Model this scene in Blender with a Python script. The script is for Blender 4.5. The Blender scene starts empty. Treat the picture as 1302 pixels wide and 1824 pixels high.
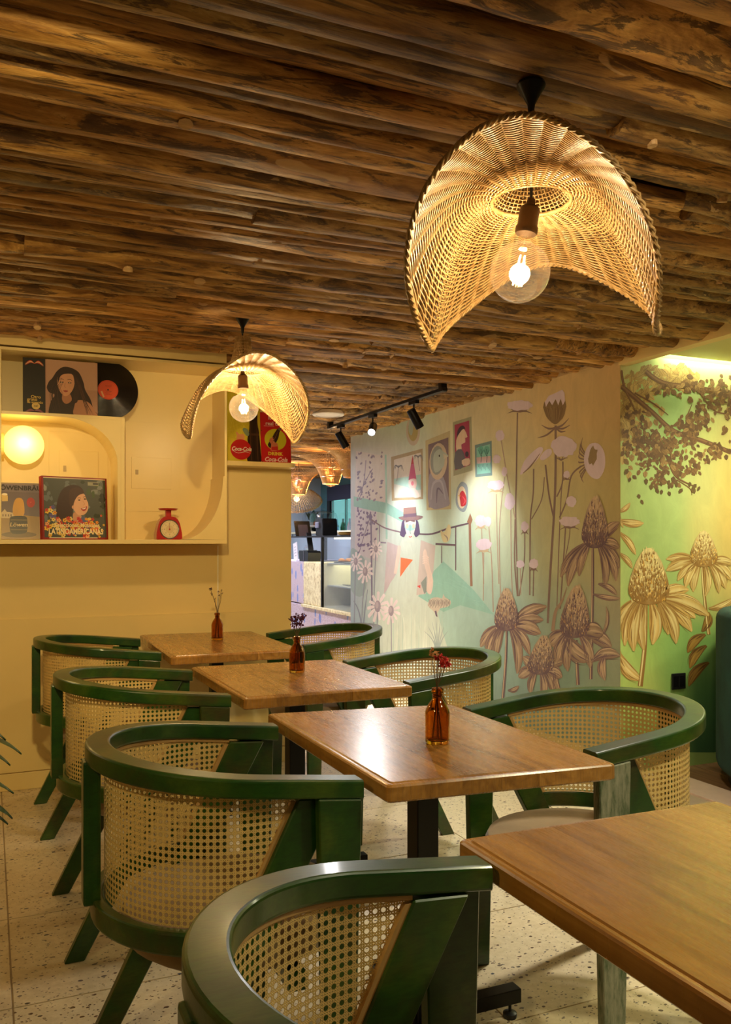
import bpy, bmesh, math, random
from mathutils import Vector, Matrix, noise
random.seed(7)
PI = math.pi
SC = bpy.context.scene
COL = SC.collection
# ---------------------------------------------------------------- camera, world, exposure
F, CX, YH, TH, HC = 1530.0, 651.0, 965.0, 0.414, 1.226
CT, ST = math.cos(TH), math.sin(TH)
cam = bpy.data.cameras.new('camera'); camo = bpy.data.objects.new('camera', cam); COL.objects.link(camo)
cam.sensor_fit = 'VERTICAL'; cam.sensor_height = 36; cam.lens = F/1824*36
cam.shift_y = (YH-912)/1824; cam.clip_start = 0.02
camo.location = (0, 0, HC); camo.rotation_euler = (PI/2, 0, -TH)
SC.camera = camo
SC.view_settings.view_transform = 'Standard'; SC.view_settings.look = 'None'
SC.view_settings.gamma = 1; SC.view_settings.use_curve_mapping = False
SC.view_settings.exposure = 0.12
w = bpy.data.worlds.new('world'); SC.world = w; w.use_nodes = True
w.node_tree.nodes['Background'].inputs[0].default_value = (1.0, 0.72, 0.42, 1)
w.node_tree.nodes['Background'].inputs[1].default_value = 0.035

def light(name, kind, loc, power, color, **k):
    l = bpy.data.lights.new(name, kind); l.energy = power; l.color = color
    o = bpy.data.objects.new(name, l); o.location = loc; COL.objects.link(o)
    for a, v in k.items():
        if a == 'rot': o.rotation_euler = v
        elif a == 'aim': o.rotation_euler = (Vector(v)-Vector(loc)).to_track_quat('-Z', 'Y').to_euler()
        else: setattr(l, a, v)
    return o
WARM = (1.0, 0.74, 0.40); NEUT = (1.0, 0.84, 0.62); COOL = (0.80, 0.86, 1.0)
# unseen fill lamps, added to brighten the aisle, near seats and walls
light('aisle_fill', 'AREA', (2.05, 2.5, 2.13), 13, (1.0, 0.93, 0.80), shape='DISK', size=0.16, spread=2.0)
light('aisle_fill', 'AREA', (1.9, 0.50, 2.13), 18, (1.0, 0.93, 0.60), shape='DISK', size=0.16, spread=2.4)
light('wall_fill_spot', 'SPOT', (0.0, 0.55, 2.08), 165, (1.0, 0.73, 0.31), spot_size=math.radians(50), spot_blend=1.0, shadow_soft_size=0.05, aim=(0.35, 4.5, 0.98))  # added spot without a fixture, brightens the cream wall
light('wall_fill_spot', 'SPOT', (0.9, 0.60, 2.08), 70, (1.0, 0.80, 0.50), spot_size=math.radians(46), spot_blend=1.0, shadow_soft_size=0.05, aim=(3.0, 4.25, 1.22))  # second added spot, lifts the right part of the mural
light('near_fill', 'AREA', (0.5, -0.5, 2.1), 2, (1.0, 0.74, 0.44), shape='DISK', size=0.3, spread=2.8)  # weak fill added behind the camera
light('cane_fill_spot', 'SPOT', (-0.60, 0.75, 1.80), 26, (1.0, 0.78, 0.36), spot_size=math.radians(80), spot_blend=1.0, shadow_soft_size=0.06, aim=(0.35, 1.75, 0.65))  # added lamp out of view, brightens the near cane backs
light('left_wall_fill', 'POINT', (-0.75, 3.6, 1.80), 7, WARM, shadow_soft_size=0.06)  # unseen light added to brighten the left of the cream wall
light('cafe_light', 'AREA', (2.3, 8.6, 2.1), 44, (0.92, 0.88, 1.0), shape='DISK', size=0.5)
light('cafe_light', 'AREA', (3.0, 10.6, 2.1), 60, (0.84, 0.86, 1.0), shape='DISK', size=0.5)
light('cafe_light', 'AREA', (1.95, 5.9, 2.12), 48, (1.0, 0.88, 0.74), shape='DISK', size=0.3, spread=1.1)  # fill added over the passage, its floor bounce brightens the far ceiling

# ---------------------------------------------------------------- helpers
def ray(px, py):
    r = (px-CX)/F
    return Vector((r*CT+ST, CT-r*ST, (YH-py)/F))
def onx(px, py, X):
    d = ray(px, py); t = X/d.x; return Vector((X, d.y*t, HC+d.z*t))
def ony(px, py, Y):
    d = ray(px, py); t = Y/d.y; return Vector((d.x*t, Y, HC+d.z*t))
def onz(px, py, Z):
    d = ray(px, py); t = (Z-HC)/d.z; return Vector((d.x*t, d.y*t, Z))

def obj(name, me, mat=None, parent=None, loc=None, rot=None, smooth=False):
    if isinstance(me, bmesh.types.BMesh):
        m = bpy.data.meshes.new(name); me.to_mesh(m); me.free(); me = m
    if mat is not None and not me.materials:
        for q in (mat if isinstance(mat, (list, tuple)) else [mat]): me.materials.append(q)
    if smooth:
        me.polygons.foreach_set('use_smooth', [True]*len(me.polygons))
        try: me.set_sharp_from_angle(angle=math.radians(38))
        except Exception: pass
    o = bpy.data.objects.new(name, me); COL.objects.link(o)
    if parent: o.parent = parent
    if loc is not None: o.location = loc
    if rot is not None: o.rotation_euler = rot
    return o
def tag(o, label=None, cat=None, group=None, kind=None):
    if label: o['label'] = label
    if cat: o['category'] = cat
    if group: o['group'] = group
    if kind: o['kind'] = kind
    return o
def thing(name, label, cat, loc=(0, 0, 0), rz=0, group=None):
    o = bpy.data.objects.new(name, None); COL.objects.link(o)
    o.location = loc; o.rotation_euler = (0, 0, rz); o.empty_display_size = 0.05
    return tag(o, label, cat, group)
def copy_tree(o, parent=None):
    c = o.copy(); COL.objects.link(c)
    if parent: c.parent = parent
    for ch in o.children: copy_tree(ch, c)
    return c
def bx(bm, x0, x1, y0, y1, z0, z1, bev=0.0):
    r = bmesh.ops.create_cube(bm, size=1)
    bmesh.ops.scale(bm, vec=(x1-x0, y1-y0, z1-z0), verts=r['verts'])
    bmesh.ops.translate(bm, vec=((x0+x1)/2, (y0+y1)/2, (z0+z1)/2), verts=r['verts'])
    if bev:
        es = list({e for v in r['verts'] for e in v.link_edges})
        bmesh.ops.bevel(bm, geom=es, offset=bev, segments=2, affect='EDGES', profile=0.6)
    return bm
def box(x0, x1, y0, y1, z0, z1, bev=0.0): return bx(bmesh.new(), x0, x1, y0, y1, z0, z1, bev)
def prism(bm, pts, axis, a, b):
    """pts: 2D polygon; axis 'y': pts=(x,z) from y=a to b; 'x': (y,z); 'z': (x,y)"""
    def P(p, t):
        return {'y': (p[0], t, p[1]), 'x': (t, p[0], p[1]), 'z': (p[0], p[1], t)}[axis]
    A = [bm.verts.new(P(p, a)) for p in pts]; B = [bm.verts.new(P(p, b)) for p in pts]
    bm.faces.new(A); bm.faces.new(B[::-1]); n = len(pts)
    for i in range(n): bm.faces.new((A[i], B[i], B[(i+1) % n], A[(i+1) % n]))
    bmesh.ops.recalc_face_normals(bm, faces=bm.faces[:])
    return bm
def lathe(bm, prof, seg=24, c=(0, 0, 0)):
    rings = []
    for r, z in prof:
        if r < 1e-6: rings.append([bm.verts.new((c[0], c[1], c[2]+z))])
        else: rings.append([bm.verts.new((c[0]+r*math.cos(2*PI*k/seg), c[1]+r*math.sin(2*PI*k/seg), c[2]+z)) for k in range(seg)])
    for A, B in zip(rings, rings[1:]):
        for k in range(seg):
            k2 = (k+1) % seg
            if len(A) == 1 and len(B) == 1: continue
            if len(A) == 1: bm.faces.new((A[0], B[k], B[k2]))
            elif len(B) == 1: bm.faces.new((A[k], A[k2], B[0]))
            else: bm.faces.new((A[k], A[k2], B[k2], B[k]))
    bmesh.ops.recalc_face_normals(bm, faces=bm.faces[:])
    return bm
def tube(bm, pts, r, seg=6, closed=False):
    pts = [Vector(p) for p in pts]; n = len(pts); rings = []
    rs = r if isinstance(r, (list, tuple)) else [r]*n
    up = None
    for i, p in enumerate(pts):
        a = pts[(i-1) % n] if (closed or i > 0) else p
        b = pts[(i+1) % n] if (closed or i < n-1) else p
        t = (b-a).normalized()
        if up is None: up = t.orthogonal().normalized()
        up = (up - t*up.dot(t)).normalized(); s = t.cross(up)
        rings.append([bm.verts.new(p+(up*math.cos(2*PI*k/seg)+s*math.sin(2*PI*k/seg))*rs[i]) for k in range(seg)])
    m = n if closed else n-1
    for i in range(m):
        A, B = rings[i], rings[(i+1) % n]
        for k in range(seg): bm.faces.new((A[k], A[(k+1) % seg], B[(k+1) % seg], B[k]))
    if not closed:
        bm.faces.new(rings[0][::-1]); bm.faces.new(rings[-1])
    return bm
def sweep(bm, path, prof, crisp=True):
    """path: 3D points (mostly horizontal); prof: list of (lateral, vertical)"""
    n = len(path); rings = []
    for i, p in enumerate(path):
        a = path[max(i-1, 0)]; b = path[min(i+1, n-1)]
        t = Vector((b[0]-a[0], b[1]-a[1], 0)).normalized(); s = Vector((t.y, -t.x, 0))
        rings.append([bm.verts.new(Vector(p)+s*u+Vector((0, 0, v))) for u, v in prof])
    m = len(prof)
    for A, B in zip(rings, rings[1:]):
        for k in range(m): bm.faces.new((A[k], A[(k+1) % m], B[(k+1) % m], B[k])).smooth = True
    bm.faces.new(rings[0][::-1]); bm.faces.new(rings[-1])
    for A, B in zip(rings, rings[1:]):
        for k in range(m):
            e = bm.edges.get((A[k], B[k])); e.smooth = not crisp
    for R_ in (rings[0], rings[-1]):
        for k in range(m): bm.edges.get((R_[k], R_[(k+1) % m])).smooth = False
    bmesh.ops.recalc_face_normals(bm, faces=bm.faces[:])
    return bm
def rrect(w, h, r, n=3):
    out = []
    for cx, cy, a0 in ((w/2-r, h/2-r, 0), (-w/2+r, h/2-r, 90), (-w/2+r, -h/2+r, 180), (w/2-r, -h/2+r, 270)):
        for k in range(n+1):
            a = math.radians(a0+90*k/n); out.append((cx+r*math.cos(a), cy+r*math.sin(a)))
    return out
def crom(pts, n=6, closed=False):
    pts = [tuple(p) for p in pts]; m = len(pts)
    if m < 3 and not closed: return pts
    out = []
    for i in range(m if closed else m-1):
        p0 = pts[(i-1) % m] if (closed or i > 0) else pts[0]
        p1 = pts[i]; p2 = pts[(i+1) % m]
        p3 = pts[(i+2) % m] if (closed or i < m-2) else pts[-1]
        for k in range(n):
            t = k/n
            out.append(tuple(0.5*((2*b)+(-a+c)*t+(2*a-5*b+4*c-d)*t*t+(-a+3*b-3*c+d)*t**3) for a, b, c, d in zip(p0, p1, p2, p3)))
    if not closed: out.append(pts[-1])
    return out

# ---------------------------------------------------------------- materials
def s2l(c):
    return tuple((x/12.92 if x <= 0.04045 else ((x+0.055)/1.055)**2.4) for x in [v/255 for v in c])
class NT:
    def __init__(self, name):
        self.m = bpy.data.materials.new(name); self.m.use_nodes = True
        self.t = self.m.node_tree; self.b = self.t.nodes['Principled BSDF']; self.out = self.t.nodes['Material Output']
    def n(self, t, **k):
        x = self.t.nodes.new(t)
        for a, v in k.items():
            if a.startswith('i_'):
                key = a[2:].replace('_', ' ')
                x.inputs[int(key) if key.isdigit() else key].default_value = v
            else: setattr(x, a, v)
        return x
    def l(self, a, b): self.t.links.new(a, b)
    def math(self, op, a, b=0.0, c=None):
        x = self.n('ShaderNodeMath', operation=op)
        for i, v in enumerate((a, b) if c is None else (a, b, c)):
            if isinstance(v, (int, float)): x.inputs[i].default_value = v
            else: self.l(v, x.inputs[i])
        return x.outputs[0]
    def coord(self, kind='Object', scale=(1, 1, 1), rnd=False, rot=(0, 0, 0)):
        tc = self.n('ShaderNodeTexCoord'); mp = self.n('ShaderNodeMapping'); mp.inputs['Scale'].default_value = scale
        mp.inputs['Rotation'].default_value = rot
        self.l(tc.outputs[kind], mp.inputs['Vector'])
        if rnd:
            oi = self.n('ShaderNodeObjectInfo'); s = self.n('ShaderNodeVectorMath', operation='SCALE')
            s.inputs[0].default_value = (37, 91, 53); self.l(oi.outputs['Random'], s.inputs['Scale'])
            self.l(s.outputs[0], mp.inputs['Location'])
        return mp.outputs[0]
    def noise(self, v, scale, detail=4, rough=0.55, dist=0.0):
        x = self.n('ShaderNodeTexNoise'); x.inputs['Scale'].default_value = scale; x.inputs['Detail'].default_value = detail
        x.inputs['Roughness'].default_value = rough; x.inputs['Distortion'].default_value = dist
        self.l(v, x.inputs['Vector']); return x.outputs['Fac']
    def ramp(self, f, stops):
        x = self.n('ShaderNodeValToRGB'); e = x.color_ramp.elements
        while len(e) < len(stops): e.new(0.5)
        for q, (p, c) in zip(e, stops): q.position = p; q.color = (*(c if len(c) == 3 else c[:3]), 1)
        self.l(f, x.inputs['Fac']); return x.outputs['Color']
    def mix(self, f, a, b, mode='MIX'):
        x = self.n('ShaderNodeMix', data_type='RGBA', blend_type=mode)
        for i, v in ((0, f), (6, a), (7, b)):
            if isinstance(v, (int, float)): x.inputs[i].default_value = v
            elif isinstance(v, tuple): x.inputs[i].default_value = (*v[:3], 1)
            else: self.l(v, x.inputs[i])
        return x.outputs[2]
    def bump(self, h, strength=0.3, dist=0.01):
        x = self.n('ShaderNodeBump'); x.inputs['Strength'].default_value = strength; x.inputs['Distance'].default_value = dist
        self.l(h, x.inputs['Height']); self.l(x.outputs[0], self.b.inputs['Normal'])
    def set(self, **k):
        for a, v in k.items():
            i = self.b.inputs[{'color': 'Base Color', 'rough': 'Roughness', 'metal': 'Metallic', 'coat': 'Coat Weight', 'trans': 'Transmission Weight', 'spec': 'Specular IOR Level', 'alpha': 'Alpha', 'sheen': 'Sheen Weight', 'ecol': 'Emission Color', 'estr': 'Emission Strength', 'coatr': 'Coat Roughness'}[a]]
            if isinstance(v, (int, float)): i.default_value = v
            elif isinstance(v, tuple): i.default_value = (*v[:3], 1)
            else: self.l(v, i)
        return self
def plain(name, rgb, rough=0.5, metal=0.0, var=0.06, **k):
    q = NT(name); c = s2l(rgb)
    f = q.noise(q.coord('Object'), 14, 4)
    q.set(color=q.ramp(f, [(0.3, tuple(x*(1-var) for x in c)), (0.7, tuple(min(1, x*(1+var)) for x in c))]), rough=rough, metal=metal, **k)
    return q.m
def emit(name, rgb, strength):
    q = NT(name); q.set(color=s2l(rgb), ecol=s2l(rgb), estr=strength); return q.m

def mk_wall(name, rgb, rough=0.55, bump=0.12):
    q = NT(name); c = s2l(rgb); v = q.coord('Object')
    f = q.noise(v, 1.3, 5, 0.6); g = q.noise(v, 55, 4, 0.6)
    col = q.ramp(f, [(0.3, tuple(x*0.92 for x in c)), (0.7, c)])
    q.set(color=col, rough=rough); q.bump(g, bump, 0.003); return q.m
M = {}
M['cream'] = mk_wall('cream_paint', (240, 214, 144))
M['cream_gloss'] = mk_wall('cream_lacquer', (242, 218, 150), 0.35, 0.05)
def mk_log(light=False):
    q = NT('log_wood'); v = q.coord('Object', (1.8, 1.3, 1.3), rnd=True)
    f1 = q.noise(v, 1.6, 8, 0.68, 0.6); f2 = q.noise(v, 5.0, 6, 0.7, 0.3)
    v2 = q.coord('Object', (3.2, 3.4, 3.4), rnd=True); f3 = q.noise(v2, 1.15, 7, 0.72, 0.9)
    v3 = q.coord('Object', (7, 22, 22), rnd=True); f4 = q.noise(v3, 2.0, 4, 0.6)
    oi = q.n('ShaderNodeObjectInfo')
    base = q.ramp(f1, [(0.28, s2l((84, 57, 28))), (0.42, s2l((144, 106, 56))), (0.56, s2l((192, 152, 90))), (0.70, s2l((232, 200, 138)))])
    tint = q.ramp(oi.outputs['Random'], [(0.0, (0.40, 0.36, 0.30)), (0.3, (0.90, 0.86, 0.78)), (0.6, (1.30, 1.22, 1.05)), (0.8, (0.86, 0.70, 0.50)), (1.0, (0.56, 0.60, 0.50))])
    c = q.mix(1.0, base, tint, 'MULTIPLY')
    fine = q.ramp(f4, [(0.35, (0.70, 0.66, 0.60)), (0.6, (1.06, 1.04, 1.0))])
    c = q.mix(0.5, c, fine, 'MULTIPLY')
    bark = q.ramp(f3, [(0.52, (0, 0, 0)), (0.57, (1, 1, 1))])
    c = q.mix(q.math('MULTIPLY', bark, 0.82), c, q.ramp(f2, [(0.35, s2l((40, 26, 18))), (0.7, s2l((96, 66, 44)))]))
    pale = q.ramp(q.noise(q.coord('Object', (3.2, 1.6, 1.6), rnd=True), 1.3, 3, 0.5, 0.6), [(0.685, (0, 0, 0)), (0.70, (1, 1, 1))])
    c = q.mix(q.math('MULTIPLY', pale, 0.7), c, s2l((206, 170, 116)))
    q.set(color=c, rough=0.5, spec=0.4)
    h = q.math('ADD', q.math('MULTIPLY', f1, 0.5), q.math('ADD', q.math('MULTIPLY', f4, 0.35), q.math('MULTIPLY', bark, 0.35)))
    q.bump(h, 0.45, 0.008); return q.m
M['log'] = mk_log()
M['knot'] = plain('cut_knot_wood', (196, 160, 112), 0.6, var=0.25)
def mk_tabletop():
    q = NT('tabletop_wood'); tc = q.n('ShaderNodeTexCoord'); sp = q.n('ShaderNodeSeparateXYZ'); q.l(tc.outputs['Object'], sp.inputs[0])
    pl = q.math('FLOOR', q.math('DIVIDE', q.math('ADD', sp.outputs[0], 5.03), 0.088))
    wn = q.n('ShaderNodeTexWhiteNoise', noise_dimensions='1D'); q.l(pl, wn.inputs['W'])
    cb = q.n('ShaderNodeCombineXYZ')
    q.l(q.math('MULTIPLY', sp.outputs[0], 14), cb.inputs[0]); q.l(q.math('ADD', q.math('MULTIPLY', sp.outputs[1], 1.1), q.math('MULTIPLY', wn.outputs[0], 40)), cb.inputs[1]); q.l(q.math('MULTIPLY', sp.outputs[2], 14), cb.inputs[2])
    f = q.noise(cb.outputs[0], 1.6, 7, 0.6, 1.2)
    cb2 = q.n('ShaderNodeCombineXYZ'); q.l(q.math('MULTIPLY', sp.outputs[0], 90), cb2.inputs[0]); q.l(q.math('MULTIPLY', sp.outputs[1], 7), cb2.inputs[1]); q.l(sp.outputs[2], cb2.inputs[2])
    g = q.noise(cb2.outputs[0], 2.5, 3, 0.6)
    c = q.ramp(f, [(0.25, s2l((128, 86, 38))), (0.5, s2l((174, 124, 58))), (0.75, s2l((202, 152, 82)))])
    c = q.mix(0.5, c, q.ramp(g, [(0.35, (0.72, 0.68, 0.62)), (0.6, (1.05, 1.04, 1.02))]), 'MULTIPLY')
    c = q.mix(1.0, c, q.ramp(wn.outputs[0], [(0, (0.84, 0.82, 0.80)), (1, (1.06, 1.04, 1.0))]), 'MULTIPLY')
    q.set(color=c, rough=q.ramp(g, [(0.3, (0.34,)*3), (0.7, (0.22,)*3)]), coat=0.35, coatr=0.22); q.bump(g, 0.06, 0.001); return q.m
M['top'] = mk_tabletop()
def mk_green():
    q = NT('green_stained_wood'); v = q.coord('Object', (9, 9, 9), rnd=True)
    f = q.noise(v, 0.8, 4, 0.6, 0.4); g = q.noise(q.coord('Object', (30, 120, 120), rnd=True), 1.6, 4, 0.6)
    c = q.ramp(f, [(0.25, s2l((6, 46, 14))), (0.5, s2l((30, 74, 16))), (0.78, s2l((74, 98, 22)))])
    c = q.mix(0.6, c, q.ramp(g, [(0.35, (0.6, 0.62, 0.5)), (0.62, (1.08, 1.05, 1.0))]), 'MULTIPLY')
    br = q.ramp(q.noise(q.coord('Object', (3, 3, 3), rnd=True), 1.6, 4, 0.6, 0.5), [(0.5, (0, 0, 0)), (0.68, (1, 1, 1))])
    c = q.mix(q.math('MULTIPLY', br, 0.6), c, q.mix(g, s2l((44, 30, 14)), s2l((96, 72, 34))))
    q.set(color=c, rough=0.36, coat=0.22, coatr=0.12); q.bump(g, 0.12, 0.001); return q.m
M['green'] = mk_green()
def mk_cane():
    q = NT('cane_webbing'); uv = q.n('ShaderNodeUVMap'); sp = q.n('ShaderNodeSeparateXYZ'); q.l(uv.outputs[0], sp.inputs[0])
    P = 0.0128
    u = q.math('DIVIDE', sp.outputs[0], P); v = q.math('DIVIDE', sp.outputs[1], P)
    fu = q.math('SUBTRACT', q.math('FRACT', u), 0.5); fv = q.math('SUBTRACT', q.math('FRACT', v), 0.5)
    d = q.math('SQRT', q.math('ADD', q.math('MULTIPLY', fu, fu), q.math('MULTIPLY', fv, fv)))
    hole = q.math('LESS_THAN', d, 0.29)
    au = q.math('ABSOLUTE', fu); av = q.math('ABSOLUTE', fv)
    # tiny openings between the doubled strands
    def dot(a, b, r):
        x = q.math('SUBTRACT', au, a); y = q.math('SUBTRACT', av, b)
        return q.math('LESS_THAN', q.math('SQRT', q.math('ADD', q.math('MULTIPLY', x, x), q.math('MULTIPLY', y, y))), r)
    tiny = q.math('MAXIMUM', dot(0.5, 0.16, 0.055), dot(0.16, 0.5, 0.055))
    tiny = q.math('MAXIMUM', tiny, dot(0.5, 0.5, 0.05))
    op = q.math('MAXIMUM', hole, tiny)
    diag = q.math('PINGPONG', q.math('ADD', u, v), 0.13); diag2 = q.math('PINGPONG', q.math('SUBTRACT', u, v), 0.13)
    st = q.math('PINGPONG', u, 0.11); st2 = q.math('PINGPONG', v, 0.11)
    h = q.math('ADD', q.math('MAXIMUM', diag, diag2), q.math('MULTIPLY', q.math('MAXIMUM', st, st2), 0.8))
    nz = q.noise(q.coord('Object', (1, 1, 1)), 30, 3)
    c = q.ramp(h, [(0.05, s2l((190, 150, 78))), (0.16, s2l((244, 214, 140)))])
    c = q.mix(0.4, c, q.ramp(nz, [(0.3, (0.8, 0.74, 0.62)), (0.7, (1.05, 1.0, 0.96))]), 'MULTIPLY')
    rim = q.math('MULTIPLY', q.math('LESS_THAN', d, 0.35), 1.0)
    c = q.mix(q.math('MULTIPLY', rim, 0.45), c, s2l((116, 74, 30)))
    q.set(color=c, rough=0.42, alpha=q.math('SUBTRACT', 1.0, op)); q.bump(h, 0.6, 0.004); return q.m
M['cane'] = mk_cane()
M['trim'] = plain('reed_trim', (190, 150, 92), 0.45, var=0.15)
def mk_fabric(name, a, b, sh=0.3):
    q = NT(name); v = q.coord('Object'); f = q.noise(v, 9, 5, 0.65); g = q.noise(v, 420, 3)
    q.set(color=q.ramp(f, [(0.3, s2l(a)), (0.7, s2l(b))]), rough=0.9, sheen=sh); q.bump(g, 0.3, 0.002); return q.m
M['seat'] = mk_fabric('beige_seat_fabric', (132, 106, 68), (156, 130, 90))
M['velvet'] = mk_fabric('green_velvet', (10, 44, 38), (20, 64, 56), 0.0)
M['black'] = plain('black_metal', (22, 21, 22), 0.35, 0.5)
M['blackp'] = plain('black_plastic', (20, 20, 21), 0.4)
M['bronze'] = plain('bronze_socket', (72, 52, 34), 0.4, 0.7)
M['chrome'] = plain('steel', (150, 150, 150), 0.25, 1.0)
def mk_wicker(name, a, b):
    q = NT(name); v = q.coord('Object'); f = q.noise(v, 60, 3); g = q.noise(v, 5, 3)
    c = q.ramp(f, [(0.3, s2l(a)), (0.7, s2l(b))]); c = q.mix(0.5, c, q.ramp(g, [(0.35, (0.75, 0.68, 0.55)), (0.65, (1.05, 1.02, 1))]), 'MULTIPLY')
    q.set(color=c, rough=0.36, coat=0.3); return q.m
M['wicker'] = mk_wicker('wicker', (168, 134, 84), (220, 188, 134))
M['wicker_pale'] = mk_wicker('pale_rattan', (206, 160, 100), (236, 200, 146))
def mk_thin_glass(name, tint, gloss=0.12, glow_haze=0.0):
    q = NT(name); t = q.t; t.nodes.remove(q.b)
    tr = q.n('ShaderNodeBsdfTransparent'); tr.inputs[0].default_value = (*tint, 1)
    gl = q.n('ShaderNodeBsdfGlossy'); gl.inputs['Roughness'].default_value = 0.03
    lw = q.n('ShaderNodeLayerWeight'); lw.inputs['Blend'].default_value = 0.25
    f = q.math('ADD', q.math('MULTIPLY', lw.outputs['Facing'], 0.55), gloss*0.4)
    mx = q.n('ShaderNodeMixShader'); q.l(f, mx.inputs[0]); q.l(tr.outputs[0], mx.inputs[1]); q.l(gl.outputs[0], mx.inputs[2])
    if glow_haze:
        df = q.n('ShaderNodeBsdfTranslucent'); df.inputs[0].default_value = (*tint, 1); m2 = q.n('ShaderNodeMixShader'); m2.inputs[0].default_value = glow_haze  # translucent share put in so the lit bulb glass glows milky
        q.l(mx.outputs[0], m2.inputs[1]); q.l(df.outputs[0], m2.inputs[2]); mx = m2
    q.l(mx.outputs[0], q.out.inputs[0]); return q.m
M['bulb_glass'] = mk_thin_glass('amber_bulb_glass', (1.0, 0.90, 0.70), glow_haze=0.007)
M['clear'] = mk_thin_glass('clear_glass', (0.94, 0.96, 0.97))
M['filament'] = emit('glowing_filament', (255, 214, 150), 60)
q = NT('amber_bottle_glass'); q.set(color=s2l((204, 144, 40)), rough=0.03, trans=1.0); q.b.inputs['IOR'].default_value = 1.45; M['amber'] = q.m
def mk_terrazzo():
    q = NT('terrazzo_tile'); v = q.coord('Object', rnd=True)
    def chips(scale, thr, sh):
        mp = q.n('ShaderNodeMapping'); mp.inputs['Scale'].default_value = (1, 1.5, 1); mp.inputs['Rotation'].default_value = (0, 0, sh); q.l(v, mp.inputs[0])
        nz = q.n('ShaderNodeTexNoise'); nz.inputs['Scale'].default_value = scale*0.9; q.l(mp.outputs[0], nz.inputs['Vector'])
        ad = q.n('ShaderNodeVectorMath', operation='MULTIPLY_ADD'); q.l(nz.outputs['Color'], ad.inputs[0]); ad.inputs[1].default_value = (0.012,)*3; q.l(mp.outputs[0], ad.inputs[2])
        vo = q.n('ShaderNodeTexVoronoi', feature='F1'); vo.inputs['Scale'].default_value = scale; q.l(ad.outputs[0], vo.inputs['Vector'])
        sp = q.n('ShaderNodeSeparateColor'); q.l(vo.outputs['Color'], sp.inputs[0])
        on = q.math('MULTIPLY', q.math('LESS_THAN', vo.outputs['Distance'], q.math('MULTIPLY', sp.outputs[1], thr)), q.math('LESS_THAN', sp.outputs[0], 0.46))
        return on, sp.outputs[2]
    base = q.ramp(q.noise(v, 40, 5, 0.7), [(0.3, s2l((204, 186, 150))), (0.7, s2l((224, 208, 174)))])
    a, ca = chips(46, 0.38, 0.4); b, cb = chips(100, 0.40, 1.3)
    pal = lambda c: q.ramp(c, [(0.0, s2l((60, 52, 50))), (0.3, s2l((104, 78, 58))), (0.5, s2l((88, 60, 52))), (0.72, s2l((150, 128, 100))), (1.0, s2l((70, 74, 88)))])
    c = q.mix(b, base, pal(cb)); c = q.mix(a, c, pal(ca))
    q.set(color=c, rough=0.28); return q.m
M['terrazzo'] = mk_terrazzo()
M['grout'] = plain('grout', (176, 156, 124), 0.8)
# ---------------------------------------------------------------- setting
def struct(name, bm, mat, **k):
    o = obj(name, bm, mat, **k); o['kind'] = 'structure'; return o
ZC = 2.178                      # underside of the logs
WY, FY, MX, AY = 4.58, 4.30, 3.03, 3.58   # cream wall, cupboard front, mural wall, alcove wall
floor = struct('floor', box(-1.6, 7.0, -0.8, 12.2, -0.06, -0.004), M['grout'])
tile_me = None; T = 0.58
rr = random.Random(3)
for i in range(-2, 6):
    for j in range(0, 17):
        x0, y0 = 0.06+T*i, 0.12+T*j
        if x0+T > MX+0.35 and y0 > AY-T and y0 < 7.3: continue
        if x0 < 1.3 and y0 > WY+0.1: continue
        if x0 < -1.2: continue
        if tile_me is None:
            b = box(-T/2+0.0022, T/2-0.0022, -T/2+0.0022, T/2-0.0022, -0.02, 0, 0.0015)
            tile_me = bpy.data.meshes.new('tile'); b.to_mesh(tile_me); b.free(); tile_me.materials.append(M['terrazzo'])
        obj('tile', tile_me, None, floor, (x0+T/2, y0+T/2, 0))
# alcove floor of timber boards with a pale threshold
q = NT('alcove_floor_wood'); f = q.noise(q.coord('Object', (10, 1, 10), rnd=True), 2.5, 6, 0.6, 0.6)
q.set(color=q.ramp(f, [(0.3, s2l((92, 62, 38))), (0.7, s2l((132, 96, 60)))]), rough=0.45); M['boards'] = q.m
for k in range(16):
    obj('floor_board', box(-0.0985, 0.0985, -2.2, 2.2, -0.02, 0.0, 0.002), M['boards'], floor, (3.43+0.2*k, 1.4, 0.003))
obj('threshold', box(3.13, 3.328, -0.8, 3.56, -0.01, 0.006, 0.002), plain('pale_stone', (214, 186, 160), 0.4), floor)

# walls
def at(p): return p
struct('wall_back', box(-1.6, 1.557, WY, WY+0.16, 0, 2.36), M['cream'])
struct('wall_left', box(-1.76, -1.6, -0.8, WY+0.16, 0, 2.4), M['cream'])
bm = bmesh.new(); prism(bm, [(-1.6, FY+0.001), (1.115, FY+0.001), (1.115, WY-0.002), (-1.6, WY-0.002)], 'z', 2.137, 2.33)
struct('trim_1', bm, M['cream'])       # fascia between the cupboard and the logs
struct('baseboard_back', box(-1.6, 1.55, WY-0.012, WY, 0.0, 0.085, 0.003), M['cream'])
# low rounded panel on the wall
pts = [(-1.6, 0.09), (1.40, 0.09)]
a = [ony(p[0], p[1], WY-0.01) for p in ((456, 1089), (480, 1094), (500, 1106), (508, 1118))]
pts = [(-1.6, 0.09), (a[3].x+0.02, 0.09), (a[3].x+0.02, a[3].z-0.05)] + [(v.x, v.z) for v in reversed(a)] + [(-1.6, a[0].z)]
struct('trim_2', prism(bmesh.new(), pts, 'y', WY-0.012, WY-0.001), M['cream'])

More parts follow.
